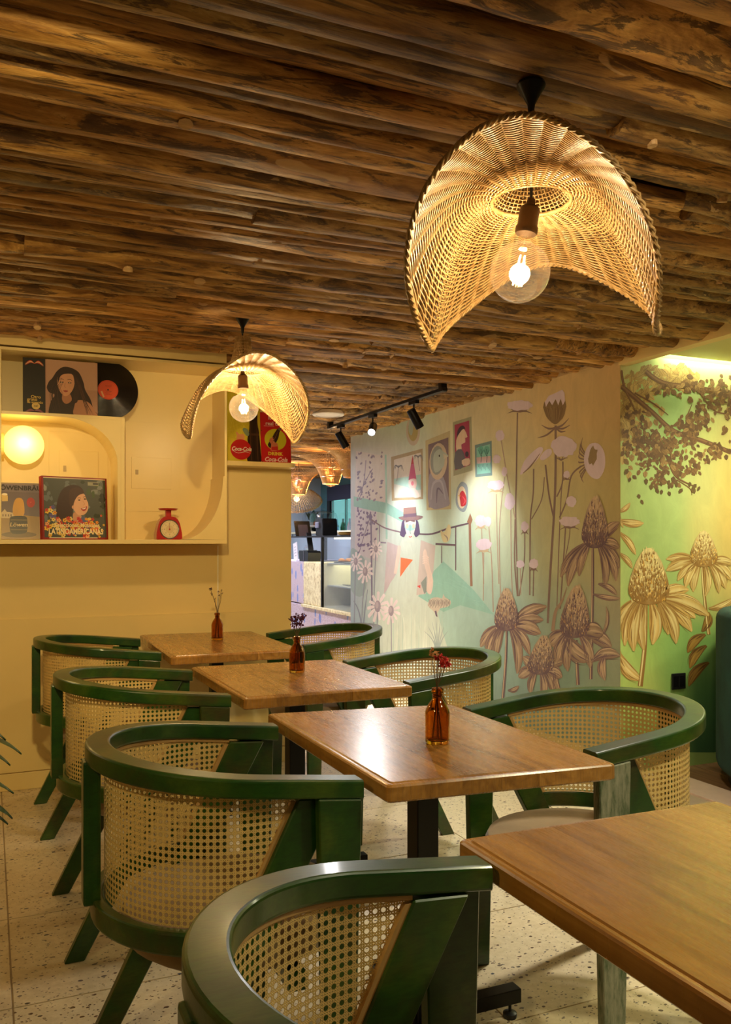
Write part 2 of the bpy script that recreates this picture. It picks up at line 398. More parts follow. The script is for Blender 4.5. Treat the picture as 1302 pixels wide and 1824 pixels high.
# ceiling: backing + logs
ceil = struct('ceiling', box(-1.76, 7.2, -0.8, 12.2, 2.33, 2.40), plain('ceiling_backing', (40, 26, 16), 0.9))
LOGN = 14; LL = 4.72; log_me = []
for s in range(LOGN):
    rn = random.Random(100+s); bm = bmesh.new(); nl, nr = 44, 12; rings = []
    knots = [(rn.uniform(-0.46, 0.46)*LL, rn.uniform(-0.9, 0.9)) for _ in range(rn.randint(1, 3))]
    off = Vector((rn.uniform(0, 50), rn.uniform(0, 50), rn.uniform(0, 50)))
    tap = rn.uniform(-0.10, 0.10)
    for i in range(nl+1):
        x = (i/nl-0.5)*LL; ring = []
        wy = 0.10*noise.noise(Vector((x*0.8, 0, 0))+off)+0.05*noise.noise(Vector((x*2.5, 3, 0))+off)
        wz = 0.07*noise.noise(Vector((x*0.9, 9, 0))+off)
        for k in range(nr+1):
            a = PI+(k/nr)*PI*1.0; a = PI*0.92+(k/nr)*PI*1.16
            r = 0.5*(1+tap*x/LL*2)*(1+0.16*noise.noise(Vector((x*1.6, math.cos(a)*1.5, math.sin(a)*1.5))+off)+0.05*noise.noise(Vector((x*7, math.cos(a)*4, math.sin(a)*4))+off))
            for kx, ka in knots:
                da = a-(1.5*PI+ka); q_ = (x-kx)**2/0.0022+da*da/0.10
                r += 0.10*math.exp(-q_)
            ring.append(bm.verts.new((x, r*math.cos(a)+wy, r*math.sin(a)+wz)))
        rings.append(ring)
    for A, B in zip(rings, rings[1:]):
        for k in range(nr): bm.faces.new((A[k], A[k+1], B[k+1], B[k]))
    bm.faces.new(rings[0]); bm.faces.new(rings[-1][::-1])
    bmesh.ops.recalc_face_normals(bm, faces=bm.faces[:])
    for f in bm.faces: f.smooth = len(f.verts) == 4
    # pale sawn knots
    me = bpy.data.meshes.new('log'); 
    for kx, ka in knots[:2]:
        if rn.random() < 0.35: continue
        a = 1.5*PI+ka; c = Vector((kx, 0.60*math.cos(a), 0.60*math.sin(a))); nrm = Vector((0, math.cos(a), math.sin(a))); sd = Vector((0, -math.sin(a), math.cos(a)))
        rx, ry = rn.uniform(0.018, 0.034), rn.uniform(0.14, 0.22)
        top = [bm.verts.new(c+Vector((1, 0, 0))*rx*math.cos(t*PI/5)*rn.uniform(.85, 1.1)+sd*ry*math.sin(t*PI/5)) for t in range(10)]
        bot = [bm.verts.new(v.co-nrm*0.14+Vector((0, 0, 0))) for v in top]
        f = bm.faces.new(top); f.material_index = 1
        for t in range(10):
            f = bm.faces.new((top[t], bot[t], bot[(t+1) % 10], top[(t+1) % 10])); f.material_index = 1
    bm.to_mesh(me); bm.free(); me.materials.append(M['log']); me.materials.append(M['knot']); log_me.append(me)
rn = random.Random(11); y = 0.25; n = 0
while y < 12.1:
    d = rn.choice([rn.uniform(0.065, 0.09), rn.uniform(0.09, 0.15)])
    if y > 5.2: d = rn.uniform(0.085, 0.12)
    yc = y+d/2; y += d*0.94
    xr = MX+0.05 if yc > AY-0.04 and yc < 7.27 else (MX+0.03 if yc <= AY else 4.60)
    xl = -1.6 if yc < WY+0.1 else -0.1
    cuts = [xl]
    if rn.random() < 0.75: cuts.append(rn.uniform(xl+0.5, xr-0.5))
    cuts.append(xr)
    for a, b in zip(cuts, cuts[1:]):
        o = obj('log', rn.choice(log_me), None, ceil, ((a+b)/2, yc, ZC+d*0.52+rn.uniform(-0.014, 0.030)), (0, rn.uniform(-0.004, 0.004), rn.uniform(-0.012, 0.012)))
        o.scale = ((b-a)/LL*rn.choice((-1, 1)), d*1.03*rn.choice((-1, 1)), d*1.15)
        o['kind'] = 'structure'; n += 1
print('logs', n)
# mural wall (far face joins the cafe), its ragged plaster edge, and the alcove
struct('wall_right', box(MX, MX+0.14, AY, 7.23, 0, 2.30), M['cream'])
struct('wall_alcove', box(MX+0.14, 6.9, AY, AY+0.14, 0, 2.36), mk_wall('lime_paint', (150, 180, 96)))
M['plaster'] = mk_wall('plaster_edge', (206, 176, 128))
bm = bmesh.new(); rn = random.Random(5); yy = AY; top = []
while yy < 7.23:
    top.append((yy, 2.215+rn.uniform(-0.02, 0.025))); yy += rn.uniform(0.03, 0.07)
prism(bm, [(AY, 2.182)]+top+[(7.23, 2.2), (7.23, 2.182)], 'x', MX-0.006, MX-0.001)
struct('trim_3', bm, M['plaster'])
# alcove ceiling with its dropped edge and light cove
M['alc'] = mk_wall('alcove_ceiling_paint', (222, 214, 150))
struct('trim_4', box(MX-0.012, MX+0.05, -0.8, AY-0.0, 2.15, 2.36), M['cream'])
struct('wall_far_right', box(6.9, 7.04, -0.8, AY+0.14, 0, 2.36), M['alc'])
struct('trim_5', box(MX+0.05, 6.9, -0.8, AY-0.07, 2.215, 2.27), M['alc'])
led = struct('trim_6', box(MX+0.30, 6.8, AY-0.05, AY-0.028, 2.262, 2.272), emit('led_strip', (240, 250, 190), 12))
for k in range(3):
    light('cove_light', 'AREA', (MX+0.85+1.1*k, AY-0.045, 2.255), 4, (1.0, 1.0, 0.66), shape='RECTANGLE', size=1.1, size_y=0.02)
for k in range(2):
    light('alcove_fill', 'AREA', (MX+0.75+1.3*k, AY-0.75, 2.205), 20, (1.0, 0.97, 0.62), shape='DISK', size=0.2, spread=2.6)  # unseen fill added to spread light over the alcove mural

# ---------------------------------------------------------------- tables
def make_table(name, label, corners, group=None):
    cx = sum(c[0] for c in corners)/4; cy = sum(c[1] for c in corners)/4
    t = thing(name, label, 'table', (cx, cy, 0), 0, group)
    bm = bmesh.new(); pts = [(x-cx, y-cy) for x, y in corners]
    # rounded corners in plan
    def rounded(pts, r, inset=0):
        out = []; n = len(pts)
        for i in range(n):
            p = Vector(pts[i]); a = Vector(pts[i-1])-p; b = Vector(pts[(i+1) % n])-p; a.normalize(); b.normalize()
            p = p+(a+b)*inset
            for s in (0, 0.25, 0.5, 0.75, 1):
                out.append(tuple((p+a*r)*(1-s)**2+p*2*s*(1-s)+(p+b*r)*s*s))
        return out
    lev = [(0.712, 0.004), (0.716, 0.0), (0.743, 0.0), (0.7465, 0.0025), (0.748, 0.006), (0.7475, 0.0125), (0.7500, 0.0150)]
    rings = []
    for z, ins in lev: rings.append([bm.verts.new((p[0], p[1], z)) for p in rounded(pts, 0.010, ins)])
    for A, B in zip(rings, rings[1:]):
        for k in range(len(A)): bm.faces.new((A[k], A[(k+1) % len(A)], B[(k+1) % len(A)], B[k]))
    bm.faces.new(rings[0][::-1]); bm.faces.new(rings[-1])
    bmesh.ops.recalc_face_normals(bm, faces=bm.faces[:])
    obj('tabletop', bm, M['top'], t)
    obj('pedestal', box(-0.029, 0.029, -0.029, 0.029, 0.05, 0.70, 0.003), M['black'], t)
    obj('mounting_plate', box(-0.14, 0.14, -0.14, 0.14, 0.700, 0.712, 0.002), M['black'], t)
    for k in range(4):
        arm = obj('base_arm', box(0.02, 0.275, -0.02, 0.02, 0.042, 0.078, 0.002), M['black'], t, rot=(0, 0, k*PI/2))
        ft = lathe(bmesh.new(), [(0, 0), (0.017, 0), (0.018, 0.004), (0.018, 0.012), (0.013, 0.015), (0.004, 0.016), (0.004, 0.043), (0, 0.043)], 14, (0.253, 0, 0))
        obj('leveller_foot', ft, M['chrome'] if False else M['blackp'], arm, smooth=True)
    return t
TG = None
make_table('dining_table', 'wooden cafe table against the cream wall, farthest of the row, thin brown bottle on it', [(0.694, 3.585), (1.282, 3.585), (1.290, 4.45), (0.712, 4.50)])
make_table('dining_table', 'square wooden cafe table, second from the cream wall, bottle with dark purple flowers on it', [(0.714, 2.545), (1.290, 2.545), (1.290, 3.25), (0.710, 3.27)])
make_table('dining_table', 'square wooden cafe table in the middle, bottle with red flowers on it', [(0.716, 1.523), (1.240, 1.478), (1.250, 2.215), (0.712, 2.300)])
make_table('dining_table', 'large bare wooden cafe table in the near right corner, nothing on top', [(0.692, 0.42), (1.236, 0.42), (1.234, 1.195), (0.692, 1.206)])

# ---------------------------------------------------------------- chairs
SL = 0.112                      # the arm rail climbs towards the back
def railz(x): return 0.731+SL*(0.20-x)
def upath(R, xe, n=28, zf=None):
    p = [Vector((xe, -R, 0))]
    if xe > 0.03: p += [Vector((xe*k/4, -R, 0)) for k in (3, 2, 1)]
    p += [Vector((R*math.cos(a), R*math.sin(a), 0)) for a in [-PI/2-PI*k/n for k in range(n+1)]]
    if xe > 0.03: p += [Vector((xe*k/4, R, 0)) for k in (1, 2, 3)]
    p.append(Vector((xe, R, 0)))
    for v in p: v.z = zf(v.x) if zf else 0
    return p
DX = lambda z: -0.26+0.526*z     # centre line of the slanting board
DH = lambda z: 0.028+0.018*z/0.7
def make_chair():
    t = thing('armchair', 'x', 'chair')
    rail = sweep(bmesh.new(), upath(0.275, 0.20, 36, railz), rrect(0.052, 0.038, 0.006, 3))
    obj('arm_rail', rail, M['green'], t)
    # cane
    bm = bmesh.new(); uvl = bm.loops.layers.uv.new('UVMap'); R = 0.262; rows = []
    NZ = 14
    for j in range(NZ+1):
        row = []
        f = j/NZ
        xe0 = 0.0
        z_end = 0.485+f*(railz(0.08)-0.019-0.485); xe = DX(z_end)-DH(z_end)
        pts = []
        n1 = 5; n2 = 30
        arc = PI*R
        for k in range(n1+1): pts.append((xe*(1-k/n1), -R, -arc/2-xe*(1-k/n1)))
        for k in range(1, n2): 
            a = -PI/2-PI*k/n2; pts.append((R*math.cos(a), R*math.sin(a), -arc/2+arc*k/n2))
        for k in range(n1+1): pts.append((xe*k/n1, R, arc/2+xe*k/n1))
        for x, y_, u in pts:
            z = 0.485+f*(railz(x)-0.017-0.485)
            row.append((bm.verts.new((x, y_, z)), u, z))
        rows.append(row)
    for A, B in zip(rows, rows[1:]):
        for k in range(len(A)-1):
            q4 = (A[k], A[k+1], B[k+1], B[k]); fc = bm.faces.new([v[0] for v in q4])
            for lp, v in zip(fc.loops, q4): lp[uvl].uv = (v[1]+0.5, v[2])
            fc.smooth = True
    obj('cane_panel', bm, M['cane'], t)
    bm = bmesh.new()
    tp = upath(0.2595, DX(0.72)-DH(0.72), 30, lambda x: railz(x)-0.023)
    sweep(bm, tp, rrect(0.006, 0.010, 0.002, 1))
    for s in (-1, 1):
        zs = [0.485, 0.60, 0.715]
        prism(bm, [(DX(z)-DH(z)-0.010, z) for z in zs]+[(DX(z)-DH(z)+0.001, z) for z in zs[::-1]], 'y', s*0.2545, s*0.2655)
    obj('reed_trim', bm, M['trim'], t)
    band = sweep(bmesh.new(), upath(0.277, 0.0, 32, lambda x: 0.4625), rrect(0.026, 0.046, 0.005, 2))
    obj('lower_band', band, M['green'], t)
    obj('back_post', bx(bmesh.new(), -0.307, -0.272, -0.024, 0.024, 0.475, 0.772, 0.005), M['green'], t)
    for s in (-1, 1):
        a, b = (0.277, 0.302) if s > 0 else (-0.302, -0.277)
        bm = bmesh.new(); prism(bm, [(0.122, 0), (0.178, 0), (0.196, 0.713), (0.104, 0.723)], 'y', a, b)
        bmesh.ops.bevel(bm, geom=bm.edges[:], offset=0.0025, segments=1, affect='EDGES')
        obj('front_leg', bm, M['green'], t)
        a, b = (0.250, 0.2765) if s > 0 else (-0.2765, -0.250)
        z1 = 0.720
        bm = bmesh.new(); prism(bm, [(DX(0)-DH(0), 0), (DX(0)+DH(0), 0), (DX(z1-0.006)+DH(z1), z1-0.006), (DX(z1)-DH(z1), z1)], 'y', a, b)
        bmesh.ops.bevel(bm, geom=bm.edges[:], offset=0.0025, segments=1, affect='EDGES')
        obj('rear_leg', bm, M['green'], t)
    obj('seat_rail', box(0.06, 0.10, -0.25, 0.25, 0.33, 0.365, 0.003), M['green'], t)
    st = lathe(bmesh.new(), [(0, 0.362), (0.17, 0.362), (0.215, 0.368), (0.238, 0.384), (0.247, 0.408), (0.246, 0.430), (0.238, 0.445), (0.215, 0.453), (0.12, 0.457), (0, 0.458)], 40, (0.02, 0, 0))
    obj('seat', st, M['seat'], t, smooth=True)
    return t
q = NT('worn_green_wood'); f = q.noise(q.coord('Object', (40, 40, 8)), 1.6, 6, 0.7)
q.set(color=q.ramp(f, [(0.35, s2l((60, 84, 50))), (0.5, s2l((128, 132, 110))), (0.7, s2l((164, 162, 140)))]), rough=0.45); M['worn'] = q.m
proto = make_chair()
CH = [  # cx, cy, facing, label
    (0.478, 0.830, 0, 'nearest green cane armchair at the bottom, arm against the bare near table'),
    (0.486, 1.870, 0, 'green cane armchair left of the middle table, its whole cane back in view'),
    (0.490, 2.905, 0, 'green cane armchair left of the second table from the cream wall'),
    (0.482, 4.035, 0, 'green cane armchair at far left beside the cream wall'),
    (1.455, 1.860, 1, 'green cane armchair right of the middle table, weathered grey front leg'),
    (1.505, 2.900, 1, 'green cane armchair before the mural, right of the second table from the cream wall'),
    (1.530, 4.020, 1, 'farthest green cane armchair, right of the table against the cream wall'),
    (1.470, 0.760, 1, 'green cane armchair right of the bare near table, almost wholly outside the picture'),
]
for i, (x, y_, f, lb) in enumerate(CH[:7]):
    o = proto if i == 0 else copy_tree(proto)
    o.location = (x, y_, 0); o.rotation_euler.z = PI if f else 0.0
    if i == 4:
        lg = [c for c in o.children if c.name.startswith('front_leg') and c.data.vertices[0].co.y > 0][0]; lg.data = lg.data.copy(); lg.data.materials[0] = M['worn']; lg['label'] = 'weathered grey front leg'
    o['label'] = lb; o['group'] = 'green armchairs along the row of tables'
# ---------------------------------------------------------------- painted murals (flat paint on the walls)
class Paint:
    def __init__(self, proj, nrm):
        self.proj = proj; self.nrm = Vector(nrm); self.V = []; self.Fc = []; self.C = []; self.r = random.Random(21); self.k = 0; self.la = 0.00013; self.lb = 1.3e-6
    def off(self, lay):
        self.k += 1; return self.nrm*(0.001+self.la*lay+self.lb*(self.k % 97))
    def poly(self, pts, col, lay=1, var=0.0, sm=0):
        of = self.off(lay)
        if sm: pts = crom(pts, sm, True)
        k = 1+self.r.uniform(-var, var); c = tuple(min(1, x*k) for x in s2l(col))
        b = len(self.V)
        for p in pts: self.V.append(self.proj(p[0], p[1])+of); self.C.append(c)
        self.Fc.append(list(range(b, b+len(pts))))
    def strip(self, pts, w, col, lay=1, var=0.0, sm=5, hs=0.8):
        """tapered brush stroke; w = (start, mid, end) widths in px; hs: horizontal squash"""
        pts = crom(pts, sm) if len(pts) > 2 else pts
        if isinstance(w, (int, float)): w = (w, w, w)
        n = len(pts); L = []; R_ = []
        for i, p in enumerate(pts):
            a = pts[max(i-1, 0)]; b = pts[min(i+1, n-1)]; dx, dy = b[0]-a[0], b[1]-a[1]; d = math.hypot(dx, dy) or 1
            t = i/(n-1); ww = (w[0]+(w[1]-w[0])*2*t if t < .5 else w[1]+(w[2]-w[1])*(2*t-1))/2
            L.append((p[0]-dy/d*ww*hs, p[1]+dx/d*ww)); R_.append((p[0]+dy/d*ww*hs, p[1]-dx/d*ww))
        self_c = col; k = 1+self.r.uniform(-var, var); c = tuple(min(1, x*k) for x in s2l(col))
        b0 = len(self.V); of = self.off(lay)
        for a, b in zip(L, R_):
            for p in (a, b): self.V.append(self.proj(*p)+of); self.C.append(c)
        for i in range(n-1): self.Fc.append([b0+2*i, b0+2*i+1, b0+2*i+3, b0+2*i+2])
    def ell(self, cx, cy, rx, ry, col, lay=1, rot=0, jit=0.0, n=18, var=0):
        c, s = math.cos(rot), math.sin(rot); pts = []
        for k in range(n):
            a = 2*PI*k/n; q_ = 1+self.r.uniform(-jit, jit); x, y_ = rx*q_*math.cos(a), ry*q_*math.sin(a)
            pts.append((cx+x*c-y_*s, cy+x*s+y_*c))
        self.poly(pts, col, lay, var)
    def petal(self, p0, p1, w, pal, bend=0.2, lay=3):
        dx, dy = p1[0]-p0[0], p1[1]-p0[1]; nx, ny = -dy*bend, dx*bend
        mid = (p0[0]+dx*.5+nx, p0[1]+dy*.5+ny)
        def at_(t, o):
            a = (1-t)**2; b = 2*t*(1-t); c = t*t
            x = a*p0[0]+b*mid[0]+c*p1[0]; y_ = a*p0[1]+b*mid[1]+c*p1[1]
            d = math.hypot(dx, dy); return (x-dy/d*o*0.75, y_+dx/d*o)
        prof = [0.12, 0.32, 0.46, 0.52, 0.5, 0.36, 0.08]
        L = [at_(i/6, w*prof[i]) for i in range(7)]; R_ = [at_(i/6, -w*prof[i]) for i in range(6, -1, -1)]
        k_ = 1+self.r.uniform(-.1, .1); mixc = lambda a, b, t: tuple(k_*(p*(1-t)+q*t) for p, q in zip(a, b))
        D, Mi, Li = s2l(pal[0]), s2l(pal[1]), s2l(pal[2]); fl = self.r.uniform(-.15, .15)
        self.quads([[at_(i/8, w*o*(prof[min(6, int(i/8*6))]*(1-(i/8*6) % 1)+prof[min(6, int(i/8*6)+1)]*((i/8*6) % 1))) for o in (-1, -.5, 0, .5, 1)] for i in range(9)],
                   [[mixc(mixc(D, Mi, min(1, .15+i/5)), (D, Mi, Li, Mi, D)[j], (.35, .3, .75, .3, .35)[j]) if i < 7 else mixc(Mi, (D, Mi, Li, Mi, D)[j], .4) for j in range(5)] for i in range(9)], lay)
        for o, c, t0, t1, ww in ((-.3, 2, .15, .9, .22), (.28, 0, .0, .8, .2), (0, 2, .3, .95, .14), (-.05, 0, .0, .45, .22), (.42, 0, .3, .95, .08), (-.42, 0, .2, .9, .08), (.12, 0, .55, .95, .1)):
            o2 = o+self.r.uniform(-.08, .08)
            ts = [t0+(t1-t0)*k/4 for k in range(5)]
            self.strip([at_(t, w*o2*(prof[min(6, int(t*6))]/0.5)) for t in ts], (0.2, w*ww*.75, 0.2), tuple(int(.9*a_+.1*b_) for a_, b_ in zip(pal[c], pal[1])), lay+1+(c == 0), 0.15, 2)
    def quads(self, rows, cols, lay):
        of = self.off(lay); b = len(self.V); m = len(rows[0])
        for r_, c_ in zip(rows, cols):
            for p, c in zip(r_, c_): self.V.append(self.proj(*p)+of); self.C.append(tuple(min(1, x) for x in c))
        for i in range(len(rows)-1):
            for j in range(m-1): self.Fc.append([b+i*m+j, b+i*m+j+1, b+(i+1)*m+j+1, b+(i+1)*m+j])
    def cone(self, cx, yt, yb, hw, pal, lean=0, lay=8):
        h = yb-yt
        prof = [(0, .18), (.08, .36), (.25, .62), (.5, .86), (.72, 1.0), (.88, .96), (1, .55)]
        L = [(cx-hw*w_+lean*(1-t), yt+h*t) for t, w_ in prof]; R_ = [(cx+hw*w_+lean*(1-t), yt+h*t) for t, w_ in prof[::-1]]
        D, Mi, Li = s2l(pal[0]), s2l(pal[1]), s2l(pal[2]); rows = []; cols = []
        for i in range(13):
            t = i/12
            for (ta, wa), (tb, wb) in zip(prof, prof[1:]):
                if ta <= t <= tb+1e-6: w_ = wa+(wb-wa)*(t-ta)/(tb-ta); break
            if i == 0: w_ = .10
            rows.append([(cx+o*hw*w_+lean*(1-t), yt+h*t-(0 if abs(o) < .3 else 0)+(h*.03*(1-o*o) if t > .8 else 0)) for o in (-1, -.75, -.4, 0, .4, .75, 1)])
            g = t**1.3; cols.append([tuple(a*(1-g2)+b_*g2 for a, b_ in zip(Li, D)) for g2 in [min(1, g*(.85+.5*abs(o))+.18*abs(o)**2) for o in (-1, -.75, -.4, -.1, .4, .75, 1)]])
        self.quads(rows, cols, lay)
        n = int(200+hw*16)
        for k in range(n):
            t = self.r.random()**0.8; w_ = 0.25+0.75*min(1, t*1.5); x = cx+lean*(1-t)+self.r.uniform(-.92, .92)*hw*w_*(0.9 if t > .9 else 1); y_ = yt+h*(0.04+0.94*t)
            pdark = 0.04+0.92*t**1.4
            c = pal[0] if self.r.random() < pdark else pal[2]
            if self.r.random() < 0.12*t: c = pal[3]
            l_ = h*self.r.uniform(.04, .09); dx = (x-cx)*0.06
            self.strip([(x, y_), (x+dx, y_-l_)], (hw*.08, hw*.06, .3), c, lay+1+(c != pal[2]), 0.25)
    def leaf(self, x, y_, l_, a, c1, c2, lay=5):
        dx, dy = math.cos(a)*l_, math.sin(a)*l_
        w_ = l_*self.r.uniform(.24, .36)
        self.poly([(x, y_), (x+dx*.3-dy/l_*w_, y_+dy*.3+dx/l_*w_), (x+dx*.7-dy/l_*w_*.8, y_+dy*.7+dx/l_*w_*.8), (x+dx, y_+dy), (x+dx*.7+dy/l_*w_*.8, y_+dy*.7-dx/l_*w_*.8), (x+dx*.3+dy/l_*w_, y_+dy*.3-dx/l_*w_)], c1, lay, 0.15)
        self.strip([(x, y_), (x+dx*.9, y_+dy*.9)], (.5, .9, .3), c2, lay+1)
    def grid(self, xs, ys, tab, sub=5):
        b = len(self.V); nx, ny = (len(xs)-1)*sub+1, (len(ys)-1)*sub+1
        sm = lambda t: t*t*(3-2*t)
        for j in range(ny):
            for i in range(nx):
                a = min(i//sub, len(xs)-2); c = min(j//sub, len(ys)-2); u = (i-a*sub)/sub; v = (j-c*sub)/sub
                x = xs[a]+(xs[a+1]-xs[a])*u; y_ = ys[c]+(ys[c+1]-ys[c])*v; u, v = sm(u), sm(v)
                g = lambda q1, q2: s2l(tab[q1][q2])
                col = [((1-u)*p+u*q2)*(1-v)+((1-u)*r_+u*s_)*v for p, q2, r_, s_ in zip(g(c, a), g(c, a+1), g(c+1, a), g(c+1, a+1))]
                self.V.append(self.proj(x, y_)+self.nrm*0.0010); self.C.append(tuple(col))
        for j in range(ny-1):
            for i in range(nx-1): self.Fc.append([b+j*nx+i, b+j*nx+i+1, b+(j+1)*nx+i+1, b+(j+1)*nx+i])
    def build(self, name, parent=None, mat=None, clip=None):
        me = bpy.data.meshes.new(name)
        V = self.V
        if clip: V = [clip(v) for v in V]
        me.from_pydata([tuple(v) for v in V], [], self.Fc)
        at_ = me.color_attributes.new('Col', 'FLOAT_COLOR', 'POINT')
        at_.data.foreach_set('color', [x for c in self.C for x in (*c, 1.0)])
        return obj(name, me, mat or M['paint'], parent)
def mk_paint(name, rough, bs):
    q = NT(name); a = q.n('ShaderNodeAttribute', attribute_name='Col'); v = q.coord('Object', (3, 3, 1.5))
    f = q.noise(v, 3.0, 6, 0.7, 1.0); g = q.noise(v, 40, 3)
    c = q.mix(1.0, a.outputs['Color'], q.ramp(f, [(0.3, (1-bs,)*3), (0.7, (1+bs*.6,)*3)]), 'MULTIPLY')
    q.set(color=c, rough=rough); q.bump(g, 0.06, 0.001); return q.m
M['paint'] = mk_paint('mural_paint', 0.6, 0.10); M['print'] = mk_paint('printed_card', 0.45, 0.05); M['tin'] = mk_paint('printed_tin', 0.3, 0.05)

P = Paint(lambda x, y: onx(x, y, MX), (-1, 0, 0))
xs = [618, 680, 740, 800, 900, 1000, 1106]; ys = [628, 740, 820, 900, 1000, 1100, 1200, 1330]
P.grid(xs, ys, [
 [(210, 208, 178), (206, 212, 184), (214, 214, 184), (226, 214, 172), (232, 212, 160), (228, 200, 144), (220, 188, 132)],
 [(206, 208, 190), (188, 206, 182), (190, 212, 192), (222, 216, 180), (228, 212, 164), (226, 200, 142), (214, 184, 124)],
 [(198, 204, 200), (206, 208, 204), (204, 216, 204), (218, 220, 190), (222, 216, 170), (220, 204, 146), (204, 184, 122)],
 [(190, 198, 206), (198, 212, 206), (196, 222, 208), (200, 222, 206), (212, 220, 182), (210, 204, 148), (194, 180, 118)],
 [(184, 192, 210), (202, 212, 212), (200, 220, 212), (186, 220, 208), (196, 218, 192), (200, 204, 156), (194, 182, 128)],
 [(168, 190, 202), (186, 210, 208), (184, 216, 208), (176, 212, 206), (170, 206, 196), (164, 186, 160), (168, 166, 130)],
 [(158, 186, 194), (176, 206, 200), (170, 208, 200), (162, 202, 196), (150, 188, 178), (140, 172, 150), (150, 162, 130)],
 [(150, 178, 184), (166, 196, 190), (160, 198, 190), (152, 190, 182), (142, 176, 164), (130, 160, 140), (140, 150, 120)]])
LIL = (122, 112, 150); WHT = (236, 226, 232); TEA = (150, 198, 188)
# leafy window panes
P.poly([(634, 803), (685, 812), (688, 902), (633, 886)], (214, 208, 204), 1)
P.poly([(633, 903), (671, 912), (673, 1000), (632, 985)], (206, 202, 212), 1)
P.poly([(630, 884), (690, 896), (735, 922), (735, 940), (688, 915), (630, 902)], TEA, 2)
P.strip([(687, 810), (688, 870), (689, 960)], 4, (160, 204, 194), 2)
rp = random.Random(8)
for k in range(120):
    t = rp.random(); lo = k % 2
    x = 636+rp.random()**1.7*(46 if not lo else 34); y_ = (808+t*88) if not lo else (906+t*80)
    P.leaf(x, y_, rp.uniform(4, 7), rp.uniform(-2.2, -0.8)+(0 if t < .5 else .6), (134, 120, 156) if lo else (146, 134, 152), (110, 100, 140), 3)
for pts in ([(640, 890), (648, 860), (652, 820)], [(638, 885), (655, 850), (664, 835)], [(640, 984), (650, 950), (660, 920)]): P.strip(pts, 1.4, (126, 116, 146), 3)
# framed pictures painted on the wall
def framed(q4, fc, inner, ic, lay=2):
    P.poly(q4, fc, lay); P.poly(inner, ic, lay+1)
framed([(697, 814), (753, 799), (754, 889), (698, 892)], (172, 156, 122), [(702, 819), (750, 806), (750, 885), (703, 887)], (216, 212, 206))
P.poly([(702, 853), (750, 845), (750, 878), (702, 872)], (168, 208, 202), 4); P.poly([(702, 862), (720, 866), (738, 874), (750, 872), (750, 885), (703, 887)], (208, 214, 206), 5)
for cx, cy, s in ((710, 833, 1), (745, 815, -1)):
    P.strip([(cx, cy), (cx-1*s, cy+10), (cx-3*s, cy+24)], 1.2, (150, 140, 150), 6)
    for a in (-9, -6, 0, 6, 9): P.strip([(cx, cy), (cx+a*.6, cy-4), (cx+a, cy+abs(a)*.9-2)], (1.6, 2, .4), (120, 124, 132), 6)
P.poly([(735, 811), (742, 853), (728, 855)], (196, 84, 128), 7); P.poly([(735, 811), (737.5, 826), (732.5, 827)], (186, 52, 60), 8)
P.poly([(729, 855), (741, 853), (742, 866), (735, 878), (729, 866)], (234, 206, 204), 7, sm=3); P.ell(735, 861, 2.5, 4, (226, 130, 150), 8)
P.poly([(731, 872), (740, 870), (748, 884), (737, 886)], (232, 222, 216), 7, sm=3)
framed([(758, 785), (802, 767), (804, 907), (760, 909)], (196, 186, 142), [(763, 792), (799, 779), (800, 901), (764, 904)], (128, 108, 112))
P.poly([(765, 845), (775, 850), (790, 850), (799, 885), (799, 901), (765, 903)], (158, 154, 170), 4, sm=3)
P.strip([(768, 890), (772, 862), (786, 858), (794, 890)], (2, 5, 2), (178, 176, 190), 5); P.strip([(778, 896), (780, 870), (790, 880)], (1, 4, 1), (120, 112, 132), 5)
P.ell(781, 822, 16, 33, (206, 188, 160), 6, 0.06); P.ell(779, 820, 12, 26, (148, 154, 148), 7, 0.06)
P.poly([(774, 808), (783, 800), (792, 806), (799, 812), (793, 818), (790, 832), (776, 842), (772, 826)], (178, 192, 180), 8, sm=3); P.ell(783, 812, 1.2, 2, (50, 40, 40), 9)
P.poly([(790, 808), (799, 813), (791, 818)], (206, 200, 176), 9)
framed([(807, 752), (840, 742), (842, 838), (808, 848)], (172, 174, 138), [(810, 757), (836, 749), (838, 828), (811, 838)], (170, 66, 92))
P.poly([(814, 775), (818, 762), (825, 758), (829, 764), (824, 772), (820, 790), (816, 800)], (74, 56, 62), 4, sm=3)
P.poly([(820, 770), (827, 764), (833, 778), (829, 780), (829, 788), (822, 792), (823, 804), (814, 806), (813, 784)], (232, 208, 178), 5, sm=2)
P.poly([(811, 806), (822, 800), (828, 812), (830, 829), (811, 836)], (104, 100, 104), 6, sm=2); P.ell(832, 809, 3.2, 5, (62, 46, 56), 7); P.poly([(823, 820), (836, 816), (837, 827), (826, 830)], (230, 206, 180), 8, sm=2)
framed([(846, 793), (876, 785), (877, 847), (847, 850)], (122, 152, 150), [(849, 798), (873, 791), (874, 842), (850, 845)], (140, 204, 188))
P.poly([(849, 815), (874, 812), (874, 824), (850, 826)], (214, 186, 186), 4)
for cx in (857, 867):
    P.strip([(cx, 800), (cx+1, 812), (cx, 824)], 1.3, (60, 90, 96), 6); P.ell(cx, 802, 5, 8, (104, 180, 160), 5, jit=.15)
    for a in (-4, 4): P.strip([(cx, 812), (cx+a, 802)], .9, (60, 90, 96), 6)
for k in range(9): P.strip([(852+2.4*k, 826), (853+2.4*k, 832+(k % 3)*3)], 1, (96, 140, 140), 5)
P.poly([(823, 858), (832, 864), (834, 880), (833, 900), (827, 912), (818, 908), (812, 896), (813, 876), (816, 866)], (146, 160, 166), 3, sm=3)
